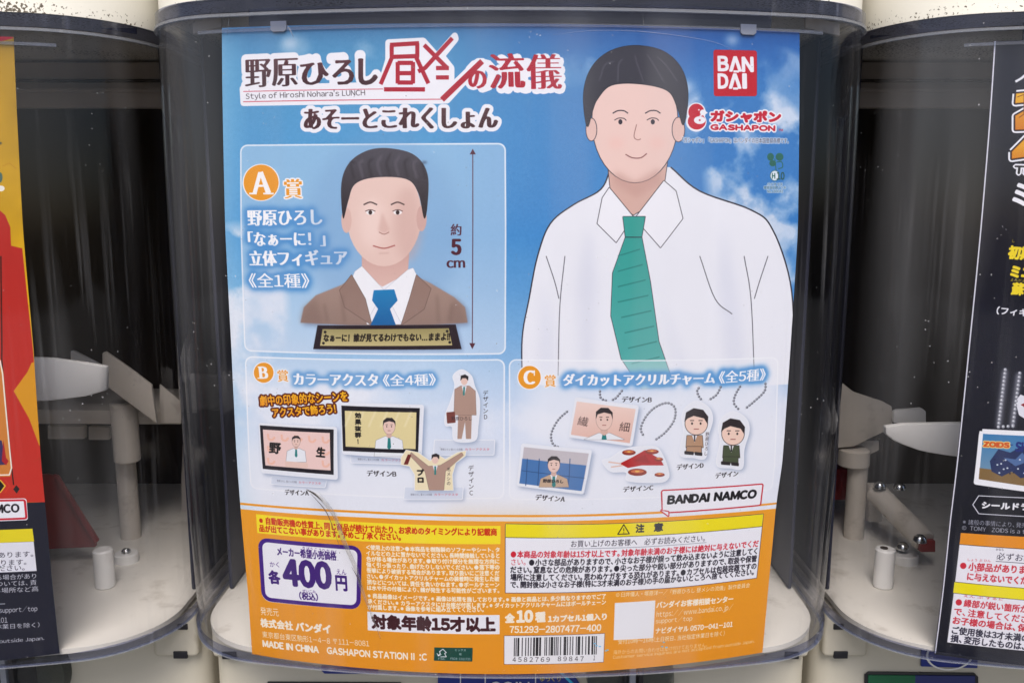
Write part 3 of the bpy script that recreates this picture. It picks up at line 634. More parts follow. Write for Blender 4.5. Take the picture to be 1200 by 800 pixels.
    def stand(q, base, q2=None):
        p.box(base, (216, 224, 238), r=1.5, shadow=(2, 2, (120, 140, 175), .55), alpha=.9); p.frame(base, .7, (246, 248, 252), 1.5)
        x0, y0 = base[3]; x1, y1 = base[2]
        T("野原ひろし 昼メシの流儀", (x0 + (x1 - x0) * .12, y0 - (base[3][1] - base[0][1]) * .3), (x0 + (x1 - x0) * .48, y0 + (y1 - y0) * .4 - (base[3][1] - base[0][1]) * .3), 2.6, (110, 110, 125), 0)
        T("カラーアクスタ", (x0 + (x1 - x0) * .52, y0 + (y1 - y0) * .45 - (base[3][1] - base[0][1]) * .3), (x0 + (x1 - x0) * .92, y0 + (y1 - y0) * .8 - (base[3][1] - base[0][1]) * .3), 2.8, (214, 80, 96), 0)
    stand(None, [(318, 558), (383, 562), (381, 571), (317, 567)])
    p.box([(303, 495), (395, 500), (396, 562), (306, 554)], acr, r=3, shadow=(2.5, 2.5, (110, 130, 165), .6))
    p.box([(304.5, 498), (391, 503), (391, 556), (308, 549)], (26, 22, 32)); p.box([(308, 503), (386.5, 507), (387.5, 551), (311, 545)], (238, 206, 200))
    for i in range(5):
        for j in range(3):
            if 1 <= i <= 3 and j: continue
            x, y = 314 + i * 16, 508 + j * 14 + i * .8; p.line([(x, y), (x + 1, y + 6), (x + 5, y + 7), (x + 8, y + 4)], 2.6, (240, 190, 170), sm=True)
    figure(p, 347, 523, 9.5); p.box([(334, 540), (361, 542), (361, 548), (334, 547)], (232, 200, 188), r=2)
    T("野", (315, 531), (329, 532), 13, (20, 16, 18), .5, skew=.1); T("生", (370, 535), (381, 536), 12, (20, 16, 18), .5, skew=.1)
    T("デザインA", (334, 579.5), (362, 580.5), 6.5, cap, .05, bx=.2)
    stand(None, [(411, 532), (480, 534), (480, 544), (411, 542)])
    p.box([(399, 471), (497, 474), (494, 538), (401, 532)], acr, r=3, shadow=(2.5, 2.5, (110, 130, 165), .6))
    p.box([(400, 475), (492, 478), (490, 531), (402, 528)], (26, 22, 32)); p.box([(404, 481), (488, 483), (487, 526), (405, 523)], (226, 212, 158))
    for i in range(6): p.line([(412 + i * 14, 482), (404 + i * 14, 500)], 2, (244, 236, 200), .5, bl=.8)
    figure(p, 456, 508, 14); p.poly([(405, 524), (487, 526.6), (490, 531), (402, 528)], (26, 22, 32))
    p.vtext("効果抜群!", 416, 483, 521, 7.5, (22, 18, 20), .3)
    T("デザインB", (430, 557.5), (464.5, 558.5), 7, cap, .05, bx=.25)
    stand(None, [(509, 515), (580, 515), (579, 533), (508, 533)])
    p.poly([(531, 440), (541, 433), (552, 440), (556, 452), (562, 470), (560, 500), (556, 516), (533, 516), (530, 500), (522, 498), (522, 486), (528, 470), (533, 452)], acr, sm=True, edge=(.5, (246, 248, 252)), shadow=(2, 2.5, (110, 130, 165), .6))
    su = (176, 146, 132)
    p.poly([(537, 484), (553, 484), (552, 514), (546, 514), (545, 494), (541, 514), (536, 514)], su); p.poly([(533, 456), (540, 452), (550, 452), (557, 458), (558, 486), (532, 486)], su, edge=(.3, (110, 90, 85)))
    p.poly([(541, 452), (547, 452), (544, 464)], WHT); p.line([(544, 453), (543.5, 463)], 2, (35, 125, 125)); p.ell(544, 446, 4, 5, (232, 200, 188)); p.poly([(539.5, 446), (540, 440), (545, 438.5), (549, 441), (548.5, 446), (546, 443), (542, 443)], (48, 42, 46))
    p.box([(523, 483), (533, 482), (534, 495), (524, 496)], (120, 66, 60), r=1); T("野原ひろし", (529, 492.5), (553, 492.5), 4.5, (60, 50, 56), .1)
    p.vtext("デザインD", 566, 457, 492, 6.2, cap, .08)
    stand(None, [(474, 570), (543, 570), (542, 585), (473, 585)])
    p.poly([(470, 536), (476, 527), (490, 530), (504, 540), (512, 532), (522, 538), (536, 530), (546, 528), (545, 534), (534, 542), (530, 556), (531, 574), (486, 574), (486, 556), (480, 546), (470, 544)], (238, 226, 190), edge=(.5, (246, 248, 252)), shadow=(2, 2.5, (110, 130, 165), .6))
    p.poly([(502, 546), (482, 530), (480, 533), (498, 552), (503, 574), (520, 574), (522, 552), (543, 533), (541, 530), (516, 545)], su, edge=(.3, (110, 90, 85)))
    p.ell(510, 538, 4, 5, (232, 200, 188)); p.poly([(505.6, 538), (506, 532.5), (511, 531), (515, 533), (514.6, 538), (512, 535), (508, 535)], (48, 42, 46)); p.poly([(507, 545), (513, 545), (510, 555)], WHT); p.line([(510, 546), (510, 556)], 2, (35, 125, 125))
    p.poly([(478, 532), (482, 533), (478, 544), (473, 544)], (110, 40, 40))
    p.vtext("プロ", 488.5, 549, 567, 9, (30, 24, 26), .5); p.vtext("名メシの", 523.5, 547, 569, 4.6, (60, 50, 56), .1)
    p.vtext("デザインC", 549, 544.5, 581, 6.4, cap, .08)
    # --- C prize
    medal(620.5, 442, 13.2, 'C', 1); T("賞", (638, 453.5), (651.5, 453), 14, ORANGE, .05, bx=.4, layers=[(.9, (246, 246, 250))])
    T("ダイカットアクリルチャーム", (659, 452.5), (838, 450), 15, tx, .35, bx=.9, ey=.3, layers=[(3.4, (78, 148, 212), .85, 3)]); T("《全5種》", (842, 449.5), (897, 445.5), 14.5, tx, .05, bx=.25, layers=[(3.4, (78, 148, 212), .85, 3)])
    def chain(pts):
        q = smooth_line(pts, 40); acc = 0; last = q[0]; p.line([tuple(x) for x in q], .4, (150, 152, 162), .6)
        for x in q:
            acc += np.hypot(*(x - last)); last = x
            if acc > 3.5: p.ell(x[0], x[1], 1.5, 1.5, (84, 86, 100), n=8); p.ell(x[0] - .3, x[1] - .4, .6, .6, (226, 230, 238), n=6); acc = 0
    chain([(667, 480), (654, 492), (646, 508), (648, 520), (655, 524)]); chain([(703, 455), (704, 466), (712, 470)]); chain([(731, 455), (722, 466), (716, 469)])
    chain([(755, 512), (751, 502), (757, 488), (768, 477), (782, 472), (791, 478), (790, 492), (780, 506), (767, 516)])
    chain([(821, 452), (817, 458), (820, 466), (824, 469)]); chain([(846, 450), (840, 462), (830, 469)])
    chain([(869, 450), (862, 462), (860, 472), (866, 480)]); chain([(897, 446), (896, 458), (884, 470), (873, 479)])
    p.box([(611, 519), (694, 527), (684, 579), (605, 569)], acr, r=3, shadow=(2.5, 2.5, (110, 130, 165), .6)); p.box([(614, 523.5), (690, 531), (681.5, 575), (608.5, 566)], (196, 190, 196))
    p.poly([(612, 537), (687, 545), (681.5, 575), (608.5, 566)], (74, 120, 178))
    for x in (618, 632, 668): p.line([(x, 537), (x - 2, 569)], 1, (50, 84, 130))
    p.line([(611, 551), (685, 560)], .9, (50, 84, 130)); figure(p, 649, 553, 14, suit=(196, 168, 142), bh=1.25); T("野原ひろし", (636, 565), (660, 566), 4, (40, 34, 38), .2)
    T("デザインA", (627, 585.5), (661.5, 588), 7, cap, .05, bx=.25)
    p.box([(674, 465), (749, 475), (741, 523), (666, 512)], acr, r=3, shadow=(2.5, 2.5, (110, 130, 165), .6)); p.box([(676, 470), (745, 479), (738, 519), (669, 509)], [(240, 214, 204), (226, 182, 168)])
    figure(p, 708, 503, 19, bh=.62)
    T("繊", (676, 498), (688, 500), 11, (70, 50, 50), .1); T("細", (725, 505), (737, 506), 11, (70, 50, 50), .1); T("デザインB", (728.5, 471), (763.5, 471.5), 6.8, cap, .05, bx=.25)
    p.poly([(706, 540), (716, 536), (728, 528), (740, 524), (756, 523), (770, 524), (778, 536), (783, 550), (783, 560), (772, 565), (736, 563), (734, 553), (716, 552)], acr, sm=True, edge=(.5, (246, 248, 252)), shadow=(2, 2.5, (110, 130, 165), .6))
    p.poly([(726, 543), (740, 536), (756, 527), (774, 538), (778, 545), (752, 545), (736, 548)], (178, 34, 38)); p.poly([(742, 540), (756, 532), (762, 542)], (150, 24, 30), .7)
    for q in [(737, 530, 8, 3.2), (764, 529, 8, 3), (772, 538, 5, 2.4), (747, 553, 11, 4.2), (773, 556, 6, 2.4)]: p.ell(*q, (140, 52, 38)); p.ell(q[0], q[1] - 1, q[2] * .7, q[3] * .5, (206, 110, 70)); p.ell(q[0], q[1] - 1, q[2] * .25, q[3] * .22, (236, 190, 90))
    p.line([(713, 541), (728, 543)], 1.6, (226, 190, 176)); p.line([(716, 547), (730, 545)], 1.6, (226, 190, 176))
    T("デザインC", (730, 576.5), (765.5, 574), 6.6, cap, .05, bx=.25)
    def chibi(cx, cy, suit, tip):
        p.poly([(cx - 18, cy + 20), (cx - 14, cy - 6), (cx - 16, cy - 24), (cx - 10, cy - 36), (cx + 2, cy - 42), (cx + 16, cy - 34), (cx + 20, cy - 20), (cx + 14, cy + 2), (cx + 12, cy + 24), (cx - 2, cy + 24)], acr, sm=True, edge=(.5, (246, 248, 252)), shadow=(2.2, 2.5, (110, 130, 165), .6))
        p.poly([(cx - 10, cy - 2), (cx + 8, cy - 2), (cx + 9, cy + 12), (cx - 11, cy + 12)], suit, edge=(.5, (40, 34, 34))); p.box([(cx - 10, cy + 11), (cx + 7, cy + 11), (cx + 7, cy + 18), (cx - 11, cy + 18)], suit, edge=(.5, (40, 34, 34)))
        p.box([(cx - 13, cy + 16), (cx - 2, cy + 17), (cx - 2, cy + 21), (cx - 13, cy + 20)], (44, 38, 40), r=1); p.box([(cx - 1, cy + 17), (cx + 8, cy + 18), (cx + 8, cy + 22), (cx - 1, cy + 21)], (44, 38, 40), r=1)
        p.poly([(cx - 4, cy - 2), (cx + 2, cy - 2), (cx - 1, cy + 6)], WHT); p.line([(cx - 1, cy - 2), (cx - 1, cy + 5)], 1.6, tip)
        p.ell(cx + 1, cy - 16, 13, 13, (240, 208, 192), edge=(.6, (44, 34, 34)))
        for x in (-4, 6): p.ell(cx + x, cy - 16, 1.2, 1.5, (50, 38, 40), n=8); p.line([(cx + x - 2.4, cy - 19.5), (cx + x + 2.4, cy - 19.5)], 1, (60, 46, 46))
        p.line([(cx - 2, cy - 9.5), (cx + 4, cy - 9.5)], 1, (150, 80, 76))
        p.poly([(cx - 13, cy - 18), (cx - 11, cy - 29), (cx - 2, cy - 34), (cx + 9, cy - 32), (cx + 15, cy - 24), (cx + 14.5, cy - 15), (cx + 10, cy - 22), (cx - 2, cy - 25), (cx - 9, cy - 22)], (46, 38, 42))
    chibi(815, 512, (180, 142, 112), (60, 60, 70)); chibi(858, 524, (74, 84, 62), (30, 30, 34))
    p.vtext("野原ひろし", 826.5, 506, 534, 4.2, (60, 50, 56), .1, dx=-2)
    T("デザインD", (793, 550.5), (824.5, 548), 6.6, cap, .05, bx=.25); T("デザイン", (838, 560.5), (865, 557.5), 6.6, cap, .05, bx=.25)
    # --- orange half
    p.poly([(281.5, 588.5), (430, 598.5), (587, 602.8), (740, 600.5), (820, 596), (911, 588.3), (911, 590.4), (820, 598.6), (740, 603), (587, 605.4), (430, 601.2), (281.5, 591)], ORANGE)
    low = [(281.7, 596), (430, 606), (587, 610.5), (740, 607.5), (820, 603), (909.5, 595.5), (901, 682), (893, 775), (820, 800), (600, 812), (400, 800), (294, 778)]
    p.rings([low], [(236, 160, 44), (232, 148, 30)])
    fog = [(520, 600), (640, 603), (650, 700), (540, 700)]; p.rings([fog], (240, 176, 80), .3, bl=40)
    p.box([(776, 575), (893.5, 567.5), (890.5, 591), (777, 600)], WHT, r=1.5, edge=(1.6, (196, 34, 52)))
    p.poly([(774, 597.5), (783, 599.5), (783, 604), (775, 598)], WHT, edge=(1.3, (196, 34, 52))); p.box([(776.5, 588), (786, 588), (786, 597), (776.5, 597.5)], WHT)
    T("BANDAI", (781.5, 590.8), (831, 587.6), 10.6, (22, 20, 26), .8); T("NAMCO", (836, 587.2), (886, 583.6), 10.8, (22, 20, 26), .8)
    # notice strip
    p.poly([(300, 602), (430, 611.8), (586.5, 615.8), (586.5, 637), (430, 634), (301.5, 624)], (248, 226, 46))
    R2 = (204, 52, 24)
    T("※自動販売機の性質上、同じ商品が続けて出たり、お求めのタイミングにより記載商", (304, 613.4), (582.5, 627.5), 8.7, R2, .28)
    T("品が出てこない事があります。予めご了承ください。", (304, 622.6), (470, 633.3), 8.5, R2, .28)
    # price box
    p.box([(302, 629.5), (424, 640), (422.5, 714), (307, 704)], WHT, r=11); q = [(304.5, 632), (421.5, 642), (420, 711.5), (309, 701.5)]
    p.frame(q, 4.6, (66, 30, 128), 9); PU = (60, 22, 116)
    T("メーカー希望小売価格", (325, 650.5), (394.5, 656.5), 10.3, PU, .22); T("き ぼう こ うり か かく", (354.5, 643.2), (394.5, 648), 3.6, PU, .08)
    T("かく", (316.5, 663.8), (327.5, 664.5), 6.2, PU, .1); T("各", (315.5, 683.5), (329.5, 684.6), 16, PU, .7); T("400", (332.5, 686.2), (390, 691), 32.5, PU, 1.9)
    T("えん", (394.5, 672.5), (406, 673.3), 6.2, PU, .1); T("円", (393.5, 691.5), (407.5, 692.6), 18, PU, .7)
    T("(税込)", (351, 702), (373, 704), 9.3, PU, .3); T("ぜいこみ", (354.5, 693.6), (370, 694.8), 3.6, PU, .08)
    WP = (250, 240, 222)
    T("発売元", (305.5, 720), (327, 722), 9.5, WP, .12)
    T("株式会社", (305.5, 734.5), (344, 738.5), 11, WP, .55); T("バンダイ", (346.5, 739), (388, 742.5), 11.3, WP, .65)
    T("東京都台東区駒形1-4-8 〒111-8081", (307.5, 746.5), (433, 757.5), 7.8, WP, .12); T("MADE IN CHINA", (308, 757.5), (374, 765), 8.2, WP, .4); T("GASHAPON STATION Ⅱ:C", (383, 765.5), (500.5, 773.5), 8.2, WP, .4)
    lines = ["<使用上の注意>●本商品を樹脂製のソファーやシート、タ", "イルなどの上に置かないでください。長時間接触していると", "色が移る場合があります。●取り付け部分を無理な方向に", "強く引っ張ったり、曲げたりしないでください。●落下等の",
             "衝撃により破損する場合があります。取り扱いにご注意くだ", "さい。●ダイカットアクリルチャームの装着時に発生した破", "損などについては、責任を負いかねます。●ボールチェーン", "は水や汗の付着により、錆が発生する可能性がございます。"]
    for i, t in enumerate(lines): T(t, (429 + i * .2, 643.8 + i * 6.75), (585.5 - i * .05, 646.8 + i * 6.8), 6.1, WP, .15, ss=3)
    for t, a_, b_ in [("※商品画像はイメージです。※画像は処理を施しております。※画像と商品とは、多少異なりますのでご了", (431, 700.3), (710, 701.2)), ("承ください。※カラーアクスタには台座が付属します。※ダイカットアクリルチャームにはボールチェーン", (431, 707), (710, 708)), ("が付属します。※画像を参考に組み立ててください。", (431, 713.6), (567, 716.8))]: T(t, a_, b_, 6.1, WP, .15, ss=3)
    p.box([(430.5, 716), (585.5, 720), (585.5, 742.5), (431, 738)], WHT); T("対象年齢15才以上", (435.5, 736.5), (581, 740), 17.6, (64, 26, 34), 1.0)
    T("全", (591.5, 729.5), (603.5, 729.3), 11.5, WP, .8); T("10", (605, 729.6), (625, 729), 15.2, WP, 1.2); T("種", (627, 729), (639.5, 728.5), 12.5, WP, .7); T("1カプセル1個入り", (642, 729), (711, 726), 8.6, WP, .45)
    T("751293-2807477-400", (597, 741.3), (704.5, 739), 8.6, WP, .4)
    p.box([(591, 744.5), (708.5, 741.8), (707, 775), (591, 777.5)], (236, 236, 240), edge=(.5, (90, 60, 50)))
    code = "4582769898471"; Lc = ["0001101", "0011001", "0010011", "0111101", "0100011", "0110001", "0101111", "0111011", "0110111", "0001011"]
    par = ["LLLLLL", "LLGLGG", "LLGGLG", "LLGGGL", "LGLLGG", "LGGLLG", "LGGGLL", "LGLGLG", "LGLGGL", "LGGLGL"][int(code[0])]
    bits = "101" + "".join(Lc[int(d)] if q_ == 'L' else "".join('1' if c_ == '0' else '0' for c_ in Lc[int(d)])[::-1] for d, q_ in zip(code[1:7], par)) + "01010" + "".join("".join('1' if c_ == '0' else '0' for c_ in Lc[int(d)]) for d in code[7:]) + "101"
    x0, x1 = 602.5, 699.5; w_ = (x1 - x0) / 95
    i = 0
    while i < 95:
        if bits[i] == '1':
            j = i
            while j < 95 and bits[j] == '1': j += 1
            xa, xb = x0 + i * w_, x0 + j * w_; sl = lambda x: -(x - 600) * .023
            p.poly([(xa, 747 + sl(xa)), (xb, 747 + sl(xb)), (xb - .4, 768.5 + sl(xb)), (xa - .4, 768.5 + sl(xa))], (24, 20, 26)); i = j
        else: i += 1
    for i, ch in enumerate("4582769"): T(ch, (600.5 + i * 6.6, 775), (604.6 + i * 6.6, 775), 5.6, (30, 26, 30), .12)
    for i, ch in enumerate("89847"): T(ch, (653.5 + i * 6.6, 774.2), (657.6 + i * 6.6, 774), 5.6, (30, 26, 30), .12)
    T("1", (695, 773), (697.3, 773), 5.6, (30, 26, 30), .12)
    p.box([(509, 758), (554, 758.5), (553.5, 774.5), (508.5, 773.5)], (22, 72, 62), r=.6)
    p.line([(513, 768), (516, 765), (515, 763), (519, 760), (523, 764), (521, 765), (523, 769), (516, 769)], .9, WHT); p.line([(512, 765), (514, 768), (517, 766)], .9, WHT)
    T("FSC", (513.5, 772.5), (522, 772.7), 2.6, WHT, .1); T("ミックス", (533, 762.5), (546, 762.7), 2.8, WHT, .05); T("紙", (538, 767.3), (541, 767.4), 2.8, WHT, .05); T("FSC® C011721", (528, 772.4), (551.5, 773), 2.6, WHT, .05)
    # caution box
    bx = [(592.5, 613.6), (700, 614), (800, 609.6), (894.5, 602), (886.5, 676.5), (800, 687), (700, 692.5), (592.5, 694)]
    p.poly(bx, (238, 239, 246), edge=(.7, (70, 60, 80)))
    p.poly([(592.5, 613.6), (700, 614), (800, 609.6), (894.5, 602), (893, 616.2), (800, 624.5), (700, 629.2), (592.5, 629)], (240, 224, 32)); p.line([(592.5, 629.3), (700, 629.5), (800, 624.7), (893, 616.4)], .8, (90, 84, 40))
    K = (34, 30, 44); RC_ = (206, 34, 56)
    tri = [(731, 614.3), (724, 625.6), (737.5, 625)]; p.line(tri + [tri[0], tri[1]], 1.1, K); p.line([(731, 618.5), (731, 622)], 1, K); p.ell(731, 623.6, .6, .6, K, n=8)
    T("注", (744.5, 624), (755, 623.4), 10.2, K, .45); T("意", (766, 622.8), (777, 622), 10.2, K, .45)
    T("お買い上げのお客様へ　必ずお読みください。", (669, 641), (826, 634), 8.3, K, .1); p.line([(667.5, 642.6), (750, 640.6), (828, 635.2)], .5, (100, 110, 130))
    rows = [("●本商品の対象年齢は15才以上です。対象年齢未満のお子様には絶対に与えないでくだ", (598.5, 653.3), (888.5, 640.3), 8.6, RC_), ("さい。", (599, 662), (616, 661.8), 7.6, RC_), ("●小さな部品がありますので、小さなお子様が誤って飲み込まないように注意してく", (620, 662.8), (887, 649), 8.4, K),
            ("ださい。窒息などの危険があります。●尖った部分や鋭い部分がありますので、取扱や保管", (598, 671.2), (886.5, 657.8), 8.4, K), ("場所に注意してください。思わぬケガをする恐れがあります。●カプセルは包装容器ですの", (598, 680), (886, 666.5), 8.4, K), ("で、開封後は小さなお子様(特に3才未満のお子様)の手の届かないところへ捨ててください。", (598, 688.7), (883, 673.5), 8.4, K)]
    for t, a_, b_, h_, c_ in rows:
        # long lines bend with the sheet: lay them in three runs
        n = len(t)
        if n < 12: T(t, a_, b_, h_, c_, .12, ss=3); continue
        T(t, a_, b_, h_, c_, .16, ss=3)
    T("©臼井儀人・塚原洋一／「野原ひろし 昼メシの流儀」製作委員会", (721.5, 699.5), (878.5, 688), 6, WP, .1, ss=3)
    p.box([(720.5, 706), (768, 703), (765.5, 747), (719, 749.5)], (236, 237, 242))
    T("バンダイお客様相談センター", (769, 712.5), (859, 705), 8, WP, .25); T("https://www.bandai.co.jp/", (769, 724.5), (859, 715.5), 9, WP, .12); T("support/top", (768, 731.5), (811, 728), 7.6, WP, .12)
    T("ナビダイヤル 0570-041-101", (768, 742.3), (858.5, 734.2), 7.4, WP, .18); T("受付10時～16時(土日祝日、当社指定休業日を除く)", (724, 754.5), (849, 744.5), 6.4, WP, .1, ss=3)
    T("海外からのお問い合わせは受け付けておりません。", (718.5, 766.5), (828.5, 757.5), 5.4, (250, 215, 170), .06, ss=3); T("Customer service inquiries are not accepted from outside Japan.", (718, 772.5), (884, 753.5), 5.2, (250, 222, 180), .08, ss=3)
    for q in [(697, 753.5), (699, 756), (703, 757), (710, 762), (712, 761), (778, 752), (776, 757), (781, 758)]: p.ell(q[0], q[1], 1.6, .8, (110, 190, 235), .9, n=8)
    # --- logos top right
    p.box([(836, 58.5), (887, 59.5), (887, 113), (836.5, 113)], (190, 20, 38), r=3)
    lw = (240, 238, 244)
    def logo(t, x0, y, x1, h): T(t, (x0, y), (x1, y), h, lw, 1.1)
    logo("B", 841, 84, 854.5, 18.5); logo("Λ", 854.5, 84.5, 869.5, 18.5); logo("N", 869.5, 85, 883.5, 18.5); logo("D", 841, 104.5, 854, 18.5); logo("Λ", 854, 104.5, 869, 18.5); logo("I", 870, 104.5, 875.5, 18.5)
    p.line([(859.5, 84), (866, 84)], 2.5, lw); p.line([(859, 104), (865, 104)], 2.5, lw)
    RG = (194, 20, 46); ly = [(1.7, (240, 241, 247))]
    p.ell(816, 132, 11, 11.5, (240, 241, 247)); p.ell(816, 143, 12, 11.5, (240, 241, 247))
    p.ell(816, 131.5, 9.3, 9.8, RG); p.ell(816.5, 142.5, 10.5, 9.5, RG); p.ell(820, 141, 6.8, 4.6, (240, 241, 247)); p.ell(824, 132, 3.8, 3.4, (240, 241, 247)); p.line([(820, 136), (829, 132)], 1.6, (240, 241, 247)); p.ell(819, 129, 1, 1, (240, 241, 247), n=8); p.ell(820, 141, 1.2, 1, RG, n=8)
    T("ガシャポン", (832.5, 143.5), (915.5, 144.5), 14.5, RG, 1.0, layers=ly); T("GASHAPON", (832.5, 152.5), (908.5, 154), 6.8, RG, .5, layers=ly); T("™", (912, 154), (917.5, 154), 2.8, RG, .05)
    T("「ガシャポン」「GASHAPON」はバンダイの日本国登録商標です。", (799.5, 167.5), (924, 168.3), 6.6, (70, 70, 84), .12, layers=[(.9, (225, 232, 245), .8)], ss=3)
    G = (44, 104, 92)
    for q in [(903, 184, 4, 4.6), (913.5, 184, 4.6, 4.6), (905.5, 191.5, 4, 3.6)]: p.ell(*q, G)
    p.line([(908, 186), (909.5, 200), (906, 211)], 1, G); p.line([(910, 190), (916, 190), (917, 196), (912, 198)], 1.1, G, sm=True); p.ell(908, 206, 5, 5.6, (220, 232, 244), edge=(.6, G)); T("H", (904.5, 209.5), (908.5, 209.5), 6.5, G, .3); T("10", (910, 211), (919.5, 211), 9.5, (40, 88, 84), .4)
    for t, x, x2, y, h in [("バイオマス", 899, 917, 218, 4), ("植物油印刷インキ", 895, 921, 221.8, 3.8), ("No.180042", 899, 917.5, 225.8, 3.2)]: T(t, (x, y), (x2, y), h, (54, 92, 98), .05, layers=[(.7, (225, 234, 245), .8)])
    return p
def left_art():
    p = Poster(2100, 2450, *P_LEFT, None, [(16, 43.5), (20.6, 150), (27, 270), (39, 405), (48, 540), (55, 612), (62, 690), (70, 765)])
    H, W = p.H, p.W; p.a = np.ones((H, W, 3), np.float32) * np.array((205, 160, 30), np.float32) / 255
    n = fnoise(H, W, 6, 6, 21)[..., None]; p.a *= (.74 + .52 * n).astype(np.float32)
    RD = [(178, 44, 40), (196, 50, 40)]
    p.poly([(-60, 260), (-8, 240), (6, 252), (12, 266), (13, 288), (26, 291), (46, 500), (56, 588), (-60, 588)], RD)
    p.poly([(-60, 40), (12, 42), (16, 45), (4, 48), (-60, 60)], (190, 30, 52))
    p.poly([(37, 425), (32, 436), (16, 458), (34, 490), (46, 522), (50, 520), (40, 424)], (214, 150, 38))
    p.line([(1, 300), (2, 420), (16, 568)], 1.6, (48, 30, 26)); p.poly([(19, 568), (23, 572.5), (19.5, 578), (15.5, 573)], (44, 34, 34))
    p.poly([(-60, 418), (0, 420), (4, 436), (14, 548), (12, 558), (-60, 560)], (206, 130, 60)); p.line([(0, 422), (3, 438), (13.5, 548), (11, 556), (-20, 557)], 1.6, (244, 236, 224))
    p.poly([(-60, 500), (2, 516), (8, 544), (-60, 548)], (58, 52, 96)); p.poly([(4, 515), (7, 536), (10, 540), (7, 545), (2, 540)], (170, 36, 44))
    p.line([(0, 562), (6, 569), (0, 577)], 1.6, (230, 190, 60)); p.line([(6, 562), (11, 569), (6, 577)], 1.4, (206, 60, 40)); p.poly([(-6, 569), (0, 563), (5, 569), (0, 576)], (26, 20, 20))
    for y, x in ((195, 3), (360, 30), (540, 40)): p.line([(x, y), (x + 8, y - 4), (x + 16, y + 3)], .5, (150, 70, 30), .6)
    T = p.text
    p.ell(0, 168, 2.5, 1.6, (60, 60, 66), .8); p.ell(0, 208, 3, 6, (40, 90, 110), .8); p.ell(1, 221, 4.5, 3.4, WHT, .9)
    p.poly([(-60, 590), (53, 588), (75, 775), (-60, 790)], (30, 32, 46))
    nn = fnoise(H, W, 8, 5, 4)
    p.box([(-70, 585), (31, 583.5), (33, 609), (-70, 612)], WHT, r=3); p.frame([(-70, 587), (29, 585.6), (31, 607), (-70, 610)], 2.6, (200, 36, 56), 2)
    T("BANDAI NAMCO", (-76, 603.5), (23, 600), 10.6, (30, 26, 34), .5)
    p.box([(-70, 622), (38, 619), (40, 634), (-70, 637)], (230, 214, 40)); p.box([(-70, 637), (39.5, 634.2), (43, 668.5), (-70, 672)], (226, 228, 238))
    K = (44, 42, 58)
    T("小さな部品があります。", (-60, 655), (39, 652), 7.4, K, .12); T("誤飲の危険があります。", (-66, 664), (31, 661.5), 7.4, K, .12); T("必ずお読みください。", (-60, 670.5), (29, 668), 7.2, K, .12)
    WW = (214, 216, 226)
    for t, x0, y0, x1, y1 in [("色が移る場合があり", -30, 680.5, 42.5, 677.5), ("破損については、責", -30, 688, 43, 685), ("当たる場所など高", -24, 695.5, 45, 692.5)]: T(t, (x0, y0), (x1, y1), 6.6, WW, .12)
    p.line([(-40, 708), (6, 707)], .8, WW); T("https://www.bandai.co.jp/support/top", (-100, 722), (44, 717), 8.4, WW, .12); T("0570-041-101", (-44, 731), (9, 729), 6.4, WW, .12)
    T("(土日祝日、当社指定休業日を除く)", (-80, 739), (46.5, 734.5), 6.4, WW, .1); T("not accepted from outside Japan.", (-76, 758), (52, 750.5), 6, WW, .1)
    return p
